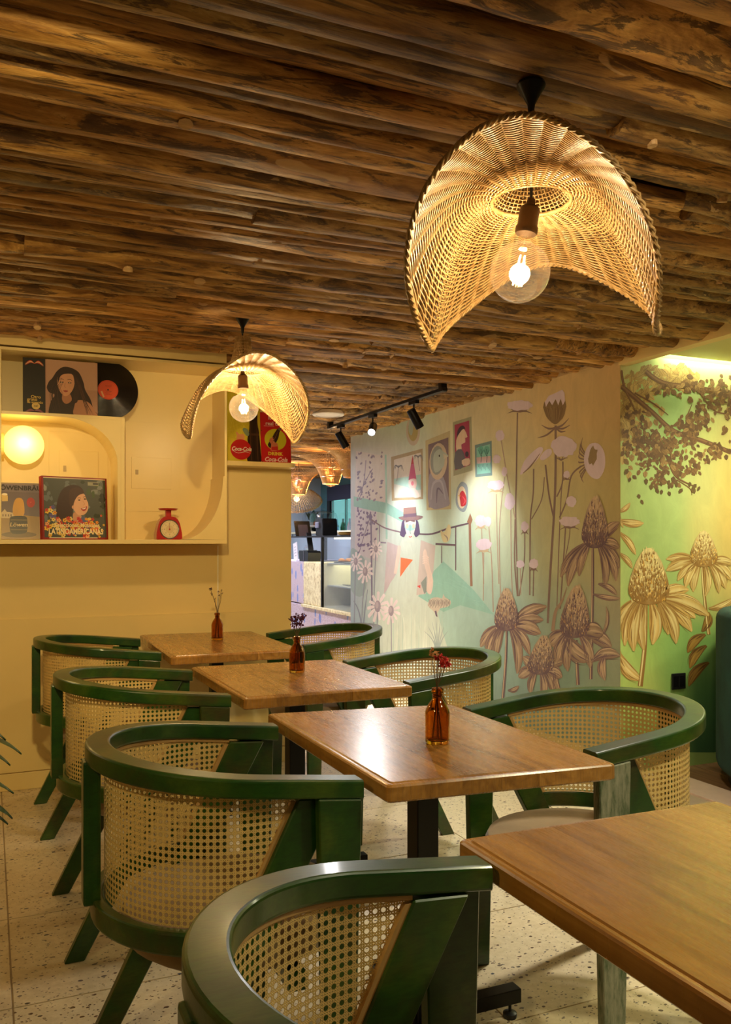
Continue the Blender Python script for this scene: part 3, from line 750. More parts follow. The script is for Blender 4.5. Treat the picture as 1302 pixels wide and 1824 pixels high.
P.ell(823, 886, 7.8, 20, (224, 208, 176), 4); P.poly([(819, 880), (825, 874), (831, 886), (830, 899), (822, 902), (820, 893)], (196, 44, 52), 5, sm=3); P.strip([(824, 884), (829, 892), (825, 899)], (1, 3, 1), (226, 90, 96), 6); P.poly([(816, 883), (820, 881), (820, 885)], (220, 170, 90), 6)
P.ell(736, 768, 12.5, 26, (196, 186, 170), 3); P.ell(736, 766, 9, 20, (178, 164, 104), 4); P.poly([(730, 748), (737, 752), (734, 775), (728, 768)], (168, 186, 170), 5, sm=3)
# fence, ropes, birds
FEN = (112, 92, 100)
P.strip([(661, 925), (685, 940), (714, 948)], 2.6, (136, 116, 130), 5); P.strip([(744, 951), (770, 951), (800, 941), (836, 932)], (2.6, 3.4, 3), (104, 84, 98), 5)
P.strip([(661, 925), (662, 1000), (663, 1090)], 3.4, (134, 126, 156), 4); P.poly([(660, 912), (664, 921), (660, 928), (656, 921)], (126, 116, 150), 5)
P.strip([(837, 928), (838, 980), (840, 1044)], 5.4, (160, 122, 98), 5); P.poly([(838, 914), (842, 926), (839, 934), (832, 930)], (162, 120, 92), 6)
for pts, w_ in (([(812, 938), (812, 1016)], 2.4), ([(787, 972), (787, 1003)], 1.8), ([(776, 969), (812, 971)], 3.6), ([(676, 934), (676, 975)], 2), ([(676, 966), (688, 967)], 2.4)): P.strip(pts, w_, FEN if pts[0][0] > 700 else (140, 130, 156), 5)
P.poly([(785, 945), (791, 948), (796, 940), (799, 934), (803, 938), (803, 952), (799, 964), (791, 966), (787, 958)], (214, 206, 160), 7, sm=3); P.strip([(791, 952), (797, 958), (797, 964)], (1, 3, 1), (160, 146, 132), 8)
# hill, book and woman in a hat
P.poly([(790, 1000), (812, 1020), (845, 1052), (880, 1095), (820, 1078), (790, 1090), (745, 1062), (770, 1020)], (152, 204, 192), 4)
for k in range(26):
    x = 765+rp.random()*90; y_ = 1015+abs(x-792)*.75+rp.random()*22; P.strip([(x, y_), (x+rp.uniform(8, 20), y_+rp.uniform(2, 10))], (.4, 3.4, .4), rp.choice([(164, 212, 202), (142, 196, 186)]), 5)
P.poly([(690, 965), (716, 975), (706, 1030), (684, 1058)], (200, 188, 194), 3)
P.poly([(750, 962), (776, 972), (772, 1020), (758, 1058), (742, 1060)], (204, 194, 190), 4)
P.poly([(716, 962), (748, 962), (756, 1000), (766, 1050), (790, 1130), (800, 1215), (668, 1215), (672, 1120), (690, 1050), (706, 1022), (712, 990)], (206, 222, 214), 3, sm=3)
for k in range(30):
    x = 680+rp.random()*110; P.strip([(x, 1215), (x+rp.uniform(-3, 3), 1150+rp.uniform(-30, 30)), (x+rp.uniform(-5, 5), 1090+rp.uniform(-20, 20))], (1, 2, .3), rp.choice([(222, 234, 226), (184, 210, 204), (196, 214, 206)]), 4)
P.strip([(712, 972), (708, 1000), (704, 1022)], (7, 8, 6), (228, 212, 204), 5)
P.poly([(754, 985), (758, 978), (762, 990), (766, 1010), (772, 1035), (768, 1058), (760, 1052), (762, 1030), (756, 1005)], (230, 210, 200), 6, sm=3)
for k in range(4): P.strip([(753, 992+4*k), (759, 990+4*k), (764, 994+4*k)], 2.2, (236, 216, 206), 7)
P.poly([(714, 993), (736, 997), (724, 1012), (713, 1028)], (236, 124, 78), 7); P.poly([(743, 1044), (749, 1042), (749, 1048)], (206, 72, 66), 7)
P.poly([(750, 1038), (760, 1026), (760, 1054), (756, 1058)], (140, 152, 148), 5)
P.poly([(719, 925), (742, 924), (748, 945), (747, 952), (741, 957), (736, 950), (724, 950), (720, 957), (713, 953), (714, 945)], (94, 80, 116), 8, sm=3)
P.poly([(722, 925), (740, 925), (739, 945), (731, 963), (723, 946)], (226, 230, 220), 9, sm=3); P.poly([(722, 924), (740, 924), (739, 930), (731, 928), (723, 931)], (112, 86, 92), 10)
P.poly([(722, 936), (740, 936), (739, 942), (731, 946), (723, 942)], (160, 212, 208), 10, sm=2); P.ell(725.5, 937, 2.4, 4.4, (232, 200, 176), 11); P.ell(737, 937, 2.4, 4.4, (232, 200, 176), 11)
P.strip([(731, 934), (731, 946), (732, 951)], 1.6, (128, 164, 170), 12); P.strip([(729, 955), (731, 957), (734, 955)], 1.5, (200, 110, 100), 12)
P.poly([(727, 958), (736, 958), (738, 966), (725, 966)], (226, 226, 214), 8)
P.poly([(710, 922), (722, 919), (742, 918), (754, 920), (745, 926), (720, 927)], (142, 116, 118), 12, sm=3); P.poly([(719, 905), (741, 903), (742, 920), (719, 922)], (154, 122, 116), 13); P.poly([(719, 916), (742, 914), (742, 920), (719, 922)], (112, 90, 110), 14)
# small striped tiger
P.poly([(762, 1078), (768, 1066), (780, 1064), (788, 1066), (790, 1058), (793, 1064), (803, 1070), (802, 1078), (793, 1082), (784, 1084), (778, 1094), (772, 1088)], (206, 196, 184), 8, sm=2)
for k in range(16): x = 764+2.4*k; P.strip([(x, 1067+(k % 3)), (x+1.4, 1074), (x-.4, 1080+(k % 2)*3)], (.6, 1.2, .4), (92, 82, 84), 9)
P.strip([(776, 1088), (778, 1096), (779, 1096)], 4, (110, 96, 118), 9)
for k in range(7): P.strip([(778, 1215), (779+k*1.5-4, 1150), (776+k*7-20, 1100+abs(k-3)*8)], (1.5, 2.4, .4), (158, 180, 186), 6)
# daisies
def daisy(cx, cy, r, n=11, lay=7, sq=1.35, hang=0.2):
    for k in range(n):
        a = 2*PI*k/n+.2; L_ = r*(1.0+.12*math.sin(5*k))
        P.poly([(cx, cy), (cx+L_*.55*math.cos(a-.22)/sq, cy+L_*.55*math.sin(a-.22)), (cx+L_*math.cos(a-.12)/sq, cy+L_*math.sin(a-.12)+hang*r*.3), (cx+L_*1.05*math.cos(a)/sq, cy+L_*1.05*math.sin(a)+hang*r*.3), (cx+L_*math.cos(a+.12)/sq, cy+L_*math.sin(a+.12)+hang*r*.3), (cx+L_*.55*math.cos(a+.22)/sq, cy+L_*.55*math.sin(a+.22))], WHT, lay+(k % 2), .05)
    P.ell(cx, cy, r*.22, r*.42, (160, 150, 166), lay+2); P.ell(cx-r*.05, cy-r*.08, r*.12, r*.24, (186, 176, 186), lay+3)
for cx, cy, r, ex in ((651, 1018, 19, 640), (673, 1080, 25, 668), (697, 1088, 22, 698), (670, 978, 15, 664), (634, 1000, 16, 630)):
    P.strip([(cx, cy+4), (cx-(cx-ex)*.5, cy+70), (ex, 1230)], 2.2, (150, 158, 176), 6); daisy(cx, cy, r)
for pts in ([(630, 1070), (642, 1100), (655, 1200)], [(655, 1050), (648, 1110), (640, 1230)], [(628, 1110), (640, 1140), (664, 1150)]): P.strip(pts, (1, 3, 3), (140, 150, 172), 5)
P.poly([(624, 980), (640, 985), (655, 1010), (648, 1060), (625, 1050)], (160, 182, 186), 2, sm=3)
# tall umbel flowers
STC = (146, 122, 108); STD = (190, 168, 146); PUF = (232, 216, 228)
def stem(pts, w_=3, c=None, lay=5): P.strip(pts, w_, c or STC, lay, 0, 6)
def puff(cx, cy, rx, ry, base=None, rot=0, c=None):
    P.ell(cx, cy, rx, ry, c or PUF, 8, rot, .12, 22)
    if base:
        P.poly([(cx-rx*.8, cy+ry*.45), (cx, cy+ry*.8), (cx+rx*.8, cy+ry*.45), (cx+rx*.5, cy+ry*1.15), (cx, cy+ry*1.4), (cx-rx*.5, cy+ry*1.15)], base, 7)
        for s in (-1, 1): P.strip([(cx, cy+ry*1.3), (cx+s*rx*.5, cy+ry*1.2), (cx+s*rx*.95, cy+ry*1.6)], (2.4, 2.2, .5), base, 7)
P_ = [(926, 722, 23, 9, STC), (891, 776, 8, 10, None), (885, 818, 7, 8, None), (899, 840, 5, 8, None), (884, 864, 15, 9, (206, 180, 140)), (908, 893, 9, 15, None), (857, 928, 11, 10, (206, 186, 150)), (870, 929, 6, 9, None), (862, 970, 14, 10, (200, 184, 150)), (935, 938, 7, 9, STC), (927, 1005, 7, 7, None), (951, 1004, 8, 9, STC), (1010, 845, 6, 7, STC), (1018, 893, 9, 10, None), (1015, 929, 18, 9, STC)]
for a in P_: puff(*a)
P.poly([(927, 842), (934, 822), (948, 806), (962, 796), (968, 801), (958, 818), (944, 832), (930, 845)], PUF, 8, sm=3); P.poly([(962, 815), (972, 802), (982, 800), (982, 810), (968, 820)], PUF, 8, sm=3)
P.strip([(932, 843), (946, 830), (962, 808)], (1, 3, 1), STC, 9); puff(1005, 796, 22, 18)
for a in (-12, -5, 4, 12): P.strip([(1000, 820), (1000+a*.6, 816), (1000+a, 812+abs(a)*.3)], (2.4, 2, .6), STC, 9)
P.poly([(1041, 812), (1050, 792), (1066, 790), (1077, 806), (1078, 832), (1068, 852), (1054, 850), (1043, 834)], PUF, 9, sm=3); P.ell(1057, 812, 8, 16, (160, 138, 96), 10, .1, .2)
for k in range(9): 
    a = 2.0+k*.27; P.strip([(1046+math.cos(a)*2, 822+math.sin(a)*14), (1040+8*math.cos(a), 822+32*math.sin(a)), (1046+14*math.cos(a), 818+46*math.sin(a)*1.0)], (2.4, 2.6, .4), STC, 8)
P.poly([(970, 716), (1007, 711), (1006, 738), (998, 750), (989, 756), (978, 748), (971, 736)], (146, 122, 84), 8, sm=2); P.poly([(971, 716), (978, 705), (990, 700), (1002, 694), (1006, 700), (1007, 714), (1003, 722), (999, 710), (995, 722), (990, 711), (984, 722), (979, 714), (973, 725)], PUF, 9)
for k in range(14): P.strip([(974+2.2*k, 724+(k % 3)*3), (980+1.4*k, 748)], (1.4, 1.2, .4), rp.choice([(122, 98, 66), (166, 142, 100)]), 9)
for e in ((958, 780), (965, 757), (1014, 745), (1016, 757), (1008, 768)): P.strip([(990, 762), ((990+e[0])/2, (762+e[1])/2+4), e], (3, 3.4, .6), STC, 8)
for pts, w_, c in (([(922, 735), (920, 850), (919, 925), (923, 1062)], 3, STC), ([(893, 784), (904, 850), (918, 925)], 2.2, STD), ([(918, 925), (917, 1000), (922, 1062)], 3, STC), ([(990, 758), (990, 830), (988, 900), (980, 1030), (976, 1110)], 5, STC), ([(951, 835), (950, 880), (945, 930), (944, 1060)], 3, STC), ([(947, 925), (965, 890), (970, 850)], 2.2, STC), ([(972, 828), (978, 880), (986, 920)], 3.6, STC), ([(1003, 822), (1002, 860), (992, 885)], 3, STC), ([(1036, 830), (1018, 848), (1010, 890), (997, 922)], 3.2, STC), ([(1008, 850), (1000, 880), (992, 1090)], 2.2, STC), ([(1008, 935), (1004, 1000), (998, 1085)], 3, STC), ([(1016, 935), (1014, 960), (1006, 1000)], 2, STC), ([(884, 880), (886, 960), (889, 1040)], 2, STD), ([(899, 850), (890, 940), (892, 1070)], 2, STD), ([(858, 938), (862, 1040)], 2, STD), ([(871, 938), (876, 1000), (879, 1090)], 2.2, STD), ([(862, 985), (861, 1070)], 2, STD), ([(935, 950), (934, 1000), (925, 1062)], 2.4, STC), ([(951, 1014), (950, 1062)], 2.4, STC), ([(927, 1012), (928, 1060)], 1.8, STD), ([(910, 905), (911, 1000), (913, 1060)], 2, STD)): stem(pts, w_, c)
PU = [(116, 90, 96), (172, 144, 116), (212, 188, 152), (188, 150, 104)]
def coneflower(cx, yt, yb, hw, pets, stems, pal, lean=0, w_=16, bend=.18, lay=10):
    for s in stems:
        P.strip(s, (hw*.22, hw*.26, hw*.3), pal[0], lay-1); P.strip([(x-hw*.04, y_) for x, y_ in s], (hw*.08, hw*.1, hw*.08), pal[2], lay)
    for i, e in enumerate(pets):
        b0 = (cx+max(-.6, min(.6, (e[0]-cx)/60))*hw*.7, yb-2-abs(e[0]-cx)*.04); P.petal(b0, e, w_*(1.15+.35*P.r.random()), pal, bend*(1 if e[0] > cx else -1)*(-1), lay+2*(i % 3))
    P.cone(cx, yt, yb+4, hw, pal, lean, lay+9)
coneflower(1060, 884, 970, 24, [(999, 1028), (1012, 1044), (1032, 1026), (1104, 1012), (1078, 1046), (1104, 975), (1098, 1035), (1104, 930)], [[(1056, 972), (1056, 1060), (1053, 1210)]], PU, 2, 17)
coneflower(903, 1048, 1118, 22, [(856, 1152), (868, 1168), (884, 1172), (974, 1080), (968, 1104), (964, 1128), (944, 1166), (922, 1200)], [[(903, 1120), (901, 1180), (896, 1245)]], PU, 0, 17)
P.petal((1005, 1128), (1054, 1178), 34, PU, .25, 12); P.petal((1054, 1178), (1106, 1168), 22, PU, -.35, 12); P.petal((1080, 1165), (1078, 1212), 20, PU, .3, 12); P.petal((1056, 1058), (1106, 1066), 10, PU, .1, 10); P.petal((1066, 1040), (1100, 1060), 12, PU, -.2, 10)
coneflower(1023, 1043, 1130, 27, [(978, 1150), (992, 1180), (1075, 1128), (1090, 1152), (1052, 1190), (1012, 1196)], [[(1027, 1140), (1028, 1180), (1030, 1220)]], PU, 6, 20)
P.strip([(985, 1125), (990, 1090), (1002, 1070), (1010, 1046)], (8, 6, 1), PU[1], 10); P.petal((1065, 1140), (1080, 1080), 9, PU, .3, 10)
coneflower(962, 1132, 1196, 24, [(932, 1170), (924, 1206), (945, 1236), (966, 1250), (986, 1236), (1002, 1206), (1004, 1178)], [], PU, 8, 15)
P.petal((990, 1190), (1000, 1240), 16, PU, .2, 12); P.petal((905, 1230), (925, 1222), 10, PU, .3, 12)
def cl(v):
    v = v.copy(); v.z = max(0.09, min(2.20, v.z)); v.y = max(AY+0.0005, min(7.2295, v.y)); return v
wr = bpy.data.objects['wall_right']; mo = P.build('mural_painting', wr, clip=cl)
mo['label'] = 'painted mural of a woman in a hat, framed pictures and tall seed heads'

P = Paint(lambda x, y: ony(x, y, AY), (0, -1, 0))
xs = [1098, 1150, 1200, 1250, 1302, 1420]; ys = [625, 700, 780, 860, 940, 1040, 1140, 1240, 1340]
P.grid(xs, ys, [
 [(214, 206, 150), (214, 222, 150), (200, 222, 150), (206, 216, 150), (214, 206, 140), (214, 200, 130)],
 [(204, 204, 130), (186, 214, 140), (180, 218, 146), (196, 218, 150), (212, 206, 138), (214, 196, 120)],
 [(192, 208, 134), (188, 212, 142), (176, 210, 130), (204, 208, 130), (214, 200, 124), (210, 190, 110)],
 [(188, 206, 128), (182, 206, 130), (190, 210, 136), (212, 208, 134), (216, 192, 110), (210, 184, 100)],
 [(186, 204, 126), (172, 198, 122), (182, 204, 128), (216, 206, 128), (220, 190, 108), (214, 180, 96)],
 [(186, 204, 124), (168, 194, 116), (172, 198, 120), (204, 200, 122), (214, 188, 110), (204, 176, 96)],
 [(186, 212, 120), (168, 202, 108), (148, 188, 104), (128, 170, 92), (120, 152, 84), (120, 140, 80)],
 [(180, 204, 110), (188, 202, 110), (134, 172, 90), (78, 124, 68), (60, 100, 60), (60, 96, 56)],
 [(130, 156, 80), (130, 150, 78), (90, 126, 66), (56, 96, 54), (50, 90, 50), (50, 84, 48)]])
OC = [(158, 116, 58), (212, 174, 100), (238, 214, 150), (222, 168, 76)]
BRN = [(110, 80, 52), (126, 92, 58), (150, 114, 70), (172, 136, 84), (134, 98, 60), (118, 86, 56)]
def branch(pts, w_): 
    P.strip(pts, w_, (122, 84, 56), 6); P.strip([(x, y_-1) for x, y_ in pts], tuple(a*.35 for a in w_), (150, 110, 74), 7)
B = [([(1106, 688), (1130, 708), (1162, 735), (1200, 768), (1250, 785), (1302, 806)], (10, 9, 8)), ([(1150, 662), (1180, 682), (1230, 690), (1302, 702)], (9, 9, 10)), ([(1106, 660), (1112, 690), (1130, 730)], (6, 5, 3)), ([(1168, 765), (1190, 820), (1205, 850), (1240, 868)], (5, 5, 2)), ([(1230, 775), (1222, 750), (1232, 720)], (4, 4, 1)), ([(1130, 700), (1165, 720), (1190, 740)], (3, 3, 1)), ([(1205, 855), (1228, 870), (1232, 882)], (2, 2, 1)), ([(1240, 690), (1270, 730), (1300, 738)], (4, 3, 2))]
def clear(x, y_): return x > 1302+60
rp = random.Random(4)
def cluster(cx, cy, sx, sy, n, cols, lay, s=(5, 10)):
    for _ in range(n):
        x = rp.gauss(cx, sx); y_ = rp.gauss(cy, sy)
        if x < 1104: x = 1104+rp.random()*6
        if y_ < 645: y_ = 648+rp.random()*20
        P.leaf(x, y_, rp.uniform(*s), rp.uniform(0.4, 2.7), rp.choice(cols), (100, 68, 40), lay+rp.randint(0, 1)*2)
for cx, cy, sx, sy in ((1125, 715, 12, 26), (1145, 690, 16, 18), (1180, 660, 22, 9), (1215, 668, 16, 12), (1118, 760, 8, 24)): cluster(cx, cy, sx, sy, 45, [(192, 160, 96), (204, 174, 108), (180, 146, 84)], 2, (12, 20))
for b in B: branch(*b)
for cx, cy, sx, sy, n in ((1140, 790, 14, 18, 60), (1170, 800, 16, 22, 80), (1200, 790, 18, 18, 70), (1225, 760, 12, 18, 50), (1245, 740, 10, 14, 36), (1225, 822, 10, 12, 26), (1255, 690, 16, 10, 34), (1285, 700, 14, 16, 50), (1275, 800, 14, 10, 30), (1130, 740, 12, 12, 24), (1180, 845, 18, 10, 24), (1200, 690, 18, 8, 26), (1296, 740, 6, 12, 12), (1120, 790, 8, 14, 16)): cluster(cx, cy, sx, sy, int(n*1.25), BRN, 9, (7, 14))
for x, y_ in ((1122, 850), (1118, 835), (1136, 880), (1141, 890), (1160, 862), (1168, 870), (1178, 872), (1190, 875), (1194, 860), (1215, 870), (1232, 868), (1240, 862), (1176, 858), (1150, 852), (1204, 858), (1228, 858), (1246, 866)): P.leaf(x, y_, rp.uniform(8, 13), rp.uniform(1.1, 2.4), (112, 88, 50), (90, 64, 40), 13)
def edgepet(a, b, w_, bd): P.petal(a, b, w_, OC, bd, 8)
edgepet((1101, 912), (1122, 896), 10, .2); edgepet((1101, 926), (1146, 932), 14, .15); edgepet((1101, 948), (1132, 988), 14, -.15); edgepet((1101, 985), (1126, 1012), 12, -.15); edgepet((1101, 900), (1110, 940), 9, .2)
coneflower(1253, 946, 1004, 25, [(1186, 996), (1186, 1016), (1206, 1034), (1234, 1054), (1256, 1062), (1280, 1056), (1304, 1034), (1306, 1004), (1220, 1046), (1292, 1048)], [[(1250, 1006), (1254, 1060), (1262, 1130)]], OC, 0, 14)
coneflower(1155, 976, 1070, 37, [(1098, 1118), (1112, 1150), (1128, 1160), (1146, 1158), (1162, 1148), (1204, 1146), (1232, 1124), (1238, 1100), (1262, 1096), (1226, 1050), (1190, 1130)], [[(1150, 1076), (1148, 1150), (1140, 1222)]], OC, 0, 21)
P.petal((1262, 1084), (1306, 1066), 14, OC, .2, 9); P.petal((1100, 1160), (1142, 1212), 26, OC, .25, 8)
for a, b in (((1256, 1130), (1224, 1162)), ((1258, 1150), (1228, 1190)), ((1262, 1180), (1226, 1222)), ((1250, 1125), (1262, 1090))): P.petal(a, b, 20, [(96, 66, 30), (146, 108, 44), (174, 136, 62), (150, 100, 40)], .25, 8)
def cl2(v):
    v = v.copy(); v.z = max(0.06, min(2.212, v.z)); v.x = max(MX-0.0005, min(6.8, v.x)); return v
mo = P.build('mural_painting', bpy.data.objects['wall_alcove'], clip=cl2)
mo['label'] = 'painted mural of leafy branches above two large ochre coneflowers'
# ---------------------------------------------------------------- woven pendants
def shade_mesh():
    r0 = 0.082
    def S(s, ph):     # s<0 crown, 0..1 brim
        if s < 0:
            prof = [(0.082, 0), (0.066, 0.018), (0.050, 0.040), (0.040, 0.072), (0.034, 0.11), (0.030, 0.152)]
            t = -s*(len(prof)-1); i = min(int(t), len(prof)-2); f = t-i
            r = prof[i][0]*(1-f)+prof[i+1][0]*f; z = prof[i][1]*(1-f)+prof[i+1][1]*f
            return Vector((r*math.cos(ph), r*math.sin(ph), z))
        c2 = math.cos(ph)**2; s2 = math.sin(2*ph)**2
        r = r0+(0.190+0.045*s2-0.040*c2*s-0.014*math.cos(ph)*s)*(s**(1-0.12*c2))
        z = -0.285*c2*s**1.55+0.010*math.sin(PI*min(1, s*1.0))*(1-c2)+0.012*math.sin(PI*s)*c2
        y = r*math.sin(ph)
        z += 0.18*y*s
        return Vector((r*math.cos(ph), y, z))
    return S
SH = shade_mesh()
def wicker_mesh():
    bm = bmesh.new(); NS = 44; SUB = 4
    def ring(s, par, rad, amp):
        pts = []
        for k in range(NS*SUB):
            ph = 2*PI*k/(NS*SUB); e = 1e-3
            p = SH(s, ph); du = SH(s+(e if s >= 0 else -e), ph)-p; dv = SH(s, ph+e)-p
            nrm = du.cross(dv).normalized(); wv = math.cos(PI*(k/SUB+par))
            pts.append(p+nrm*amp*wv)
        tube(bm, pts, rad, 3, closed=True)
    for i in range(64):
        s = 0.02+0.955*i/63; ring(s, i % 2, 0.0023, 0.0036)
    for i in range(16):
        ring(-0.02-0.95*i/15, i % 2, 0.0022, 0.0022)
    for s, r in ((0.985, 0.0045), (1.0, 0.005)): ring(s, 0, r, 0.001)
    ring(0.0, 0, 0.0055, 0.0)
    w1 = bpy.data.meshes.new('weavers'); bm.to_mesh(w1); bm.free(); w1.materials.append(M['wicker'])
    bm = bmesh.new()
    for k in range(NS):
        ph = 2*PI*k/NS
        tube(bm, [SH(s, ph) for s in (-0.98, -0.7, -0.4, -0.15)]+[SH(i/20, ph) for i in range(21)], 0.0019, 3)
    # plaited rim
    for q_ in (0, 1, 2):
        pts = []
        for k in range(260):
            ph = 2*PI*k/260; p = SH(1.0, ph); a = 26*ph*2+q_*2.1; pts.append(p+Vector((math.cos(ph)*0.005*math.cos(a), math.sin(ph)*0.005*math.cos(a), 0.005*math.sin(a))))
        tube(bm, pts, 0.0030, 3, closed=True)
    w2 = bpy.data.meshes.new('stakes'); bm.to_mesh(w2); bm.free(); w2.materials.append(M['wicker'])
    for m in (w1, w2): m.polygons.foreach_set('use_smooth', [True]*len(m.polygons))
    return w1, w2
W1, W2 = wicker_mesh()
def pendant(x, y_, rz, zring, label, tilt, power, lean=0.0):
    t = thing('pendant_lamp', label, 'lamp', (x, y_, zring), 0, None)
    a = obj('woven_shade', W1, None, t, rot=(lean, 0, rz)); tag(a, kind='stuff'); a2 = obj('stakes', W2, None, t, rot=(lean, 0, rz)); tag(a2, kind='stuff')
    zc = ZC-zring-0.004
    obj('ceiling_rose', lathe(bmesh.new(), [(0, 0), (0.028, 0), (0.030, -0.006), (0.026, -0.014), (0.016, -0.030), (0.008, -0.045), (0.005, -0.07), (0, -0.07)], 24, (0, 0, zc+0.006)), M['black'], t, smooth=True)
    obj('cord', tube(bmesh.new(), [(0, 0, zc-0.03), (0, 0, 0.15), (0.001, 0, 0.05), (0, 0, 0.0)], 0.0032, 8), M['blackp'], t, smooth=True)
    e = Matrix.Rotation(TH*-1, 4, 'Z') @ Matrix.Rotation(tilt, 4, 'Y')
    so = obj('lamp_socket', lathe(bmesh.new(), [(0, 0.006), (0.008, 0.004), (0.010, -0.008), (0.019, -0.014), (0.021, -0.020), (0.021, -0.052), (0.0235, -0.056), (0.0235, -0.066), (0.0215, -0.070), (0, -0.070)], 24), M['bronze'], t, smooth=True)
    so.matrix_local = e
    pr = [(0.0135, -0.066), (0.0145, -0.080), (0.019, -0.090), (0.031, -0.102)] + [(0.0625*math.sin(b), -0.150-0.0+0.0625*math.cos(b)-0.0) for b in [math.radians(d) for d in range(42, 181, 9)]]
    bl = obj('bulb', lathe(bmesh.new(), pr, 32), M['bulb_glass'], t, smooth=True); bl.matrix_local = e
    fb = bmesh.new()
    for k in range(4):
        a = PI/4+k*PI/2; tube(fb, [(0.006*math.cos(a), 0.006*math.sin(a), -0.116), (0.013*math.cos(a), 0.013*math.sin(a), -0.176)], 0.0014, 6)
    fl = obj('filament', fb, M['filament'], bl)
    obj('filament_stem', tube(bmesh.new(), [(0, 0, -0.075), (0, 0, -0.112)], 0.004, 8), M['clear'], bl); obj('filament_stem', tube(bmesh.new(), [(0, 0, -0.174), (0, 0, -0.190)], 0.003, 8), M['clear'], bl)
    L = light('pendant_bulb_light', 'POINT', (0, 0, 0), power, (1.0, 0.80, 0.52), shadow_soft_size=0.022); L.parent = t; L.location = e @ Vector((0, 0, -0.145))
    return t
p = onz(946, 150, ZC); ang = -math.radians(18.6)-TH
pendant(p.x, p.y, ang+PI, 1.935, 'large woven wicker pendant lamp with drooping brim, hanging nearest at upper right', math.radians(9), 5.5)
p = onz(432, 565, ZC)
pendant(p.x, p.y, math.radians(23)-TH+PI, 1.945, 'smaller looking woven wicker pendant lamp hanging before the record shelf', math.radians(-2), 11, math.radians(-4))

# ---------------------------------------------------------------- built-in shelf unit on the cream wall
UX0, XL, XD, XR = -1.0, 0.068, 0.600, 1.105
ZT, ZB, ZS = 2.128, 1.216, 1.832
D0, D1 = FY, WY-0.002
un = thing('wall_shelf_unit', 'cream built-in shelf unit with an arched niche and rounded corner, full of old records', 'shelf')
def part(n, bm, mat=None, p=None): return obj(n, bm, mat or M['cream_gloss'], p or un)
part('top_panel', box(UX0, XR+0.012, D0, D1, ZT-0.014, ZT, 0.001)); part('bottom_panel', box(UX0, XR+0.012, D0, D1, ZB, ZB+0.020, 0.001))
part('divider', box(XD-0.009, XD+0.009, D0, D1, ZB+0.02, ZS, 0.001)); part('end_panel', box(XR, XR+0.012, D0, D1, ZB+0.02, ZT-0.014, 0.001))
part('post', box(XL-0.055, XL-0.012, D0, D1, ZB+0.02, ZT-0.014, 0.001)); part('upper_shelf', box(XL-0.012, XD-0.009, D0, D1, ZS-0.015, ZS, 0.001))
part('back_panel', box(UX0, XR, D1-0.012, D1, ZB+0.02, ZT-0.014))
zA = ZS-0.015
pts = [(XD-0.009, zA), (XD-0.279, zA)] + [(XD-0.009-0.27+0.255*math.sin(PI/2*k/16), zA-0.215+0.215*math.cos(PI/2*k/16)) for k in range(17)] + [(XD-0.024, ZB+0.02), (XD-0.009, ZB+0.02)]
part('arch_panel', prism(bmesh.new(), pts, 'y', D0, D1-0.012))
pts = [(XR, ZB+0.02), (XR, 1.56)] + [(XR-0.008, 1.56)]+[(XR-0.008-0.21+0.21*math.cos(PI/2*k/16), 1.56-(1.56-ZB-0.022)*math.sin(PI/2*k/16)) for k in range(1, 17)]
part('corner_panel', prism(bmesh.new(), pts, 'y', D0, D1-0.012))
pts = [(XL-0.012, zA), (XL-0.012, 1.78)]
BP = D1-0.012
def hatch(px0, py0, px1, py1, frame=None, lx=0.1, py=0.72):
    a = ony(px0, py0, BP); b = ony(px1, py1, BP); x0, x1, z0, z1 = a.x, b.x, b.z, a.z
    h = part('access_hatch', box(x0, x1, BP-0.005, BP, z0, z1, 0.0015))
    obj('latch', box(x0+0.02, x0+0.034, BP-0.009, BP-0.004, z0+(z1-z0)*0.45, z0+(z1-z0)*0.6, 0.001), M['knob_grey'], h)
    if frame:
        a = ony(frame[0], frame[1], BP); b = ony(frame[2], frame[3], BP); part('access_frame', box(a.x, b.x, BP-0.0022, BP, b.z, a.z, 0.001))
M['knob_grey'] = plain('latch_grey', (190, 168, 128), 0.5)
hatch(234, 814, 305, 872, (223, 750, 322, 912)); hatch(105, 802, 175, 872, (87, 768, 192, 900))
ld = thing('sign_shelf', 'small cream wall ledge with a rounded end beside the shelf unit, holding two soda signs', 'shelf')
xa, xb = XR+0.014, 1.552; zl = 1.655
pts = [(xa, WY-0.001), (xa, WY-0.135), (xb-0.05, WY-0.135)]+[(xb-0.05+0.045*math.sin(PI/2*k/8), WY-0.09-0.045*math.cos(PI/2*k/8)) for k in range(1, 9)]+[(xb-0.005, WY-0.001)]
b = prism(bmesh.new(), pts, 'z', zl-0.024, zl); obj('ledge', b, M['cream_gloss'], ld)
# thin cable
tag(obj('wall_cable', tube(bmesh.new(), [ony(388, 972, WY-0.006), ony(388, 1050, WY-0.006), ony(387, 1136, WY-0.006)], 0.0028, 6), plain('cable_white', (250, 244, 226), 0.4)), 'thin pale cable hanging down the cream wall below the shelf unit', 'cable')

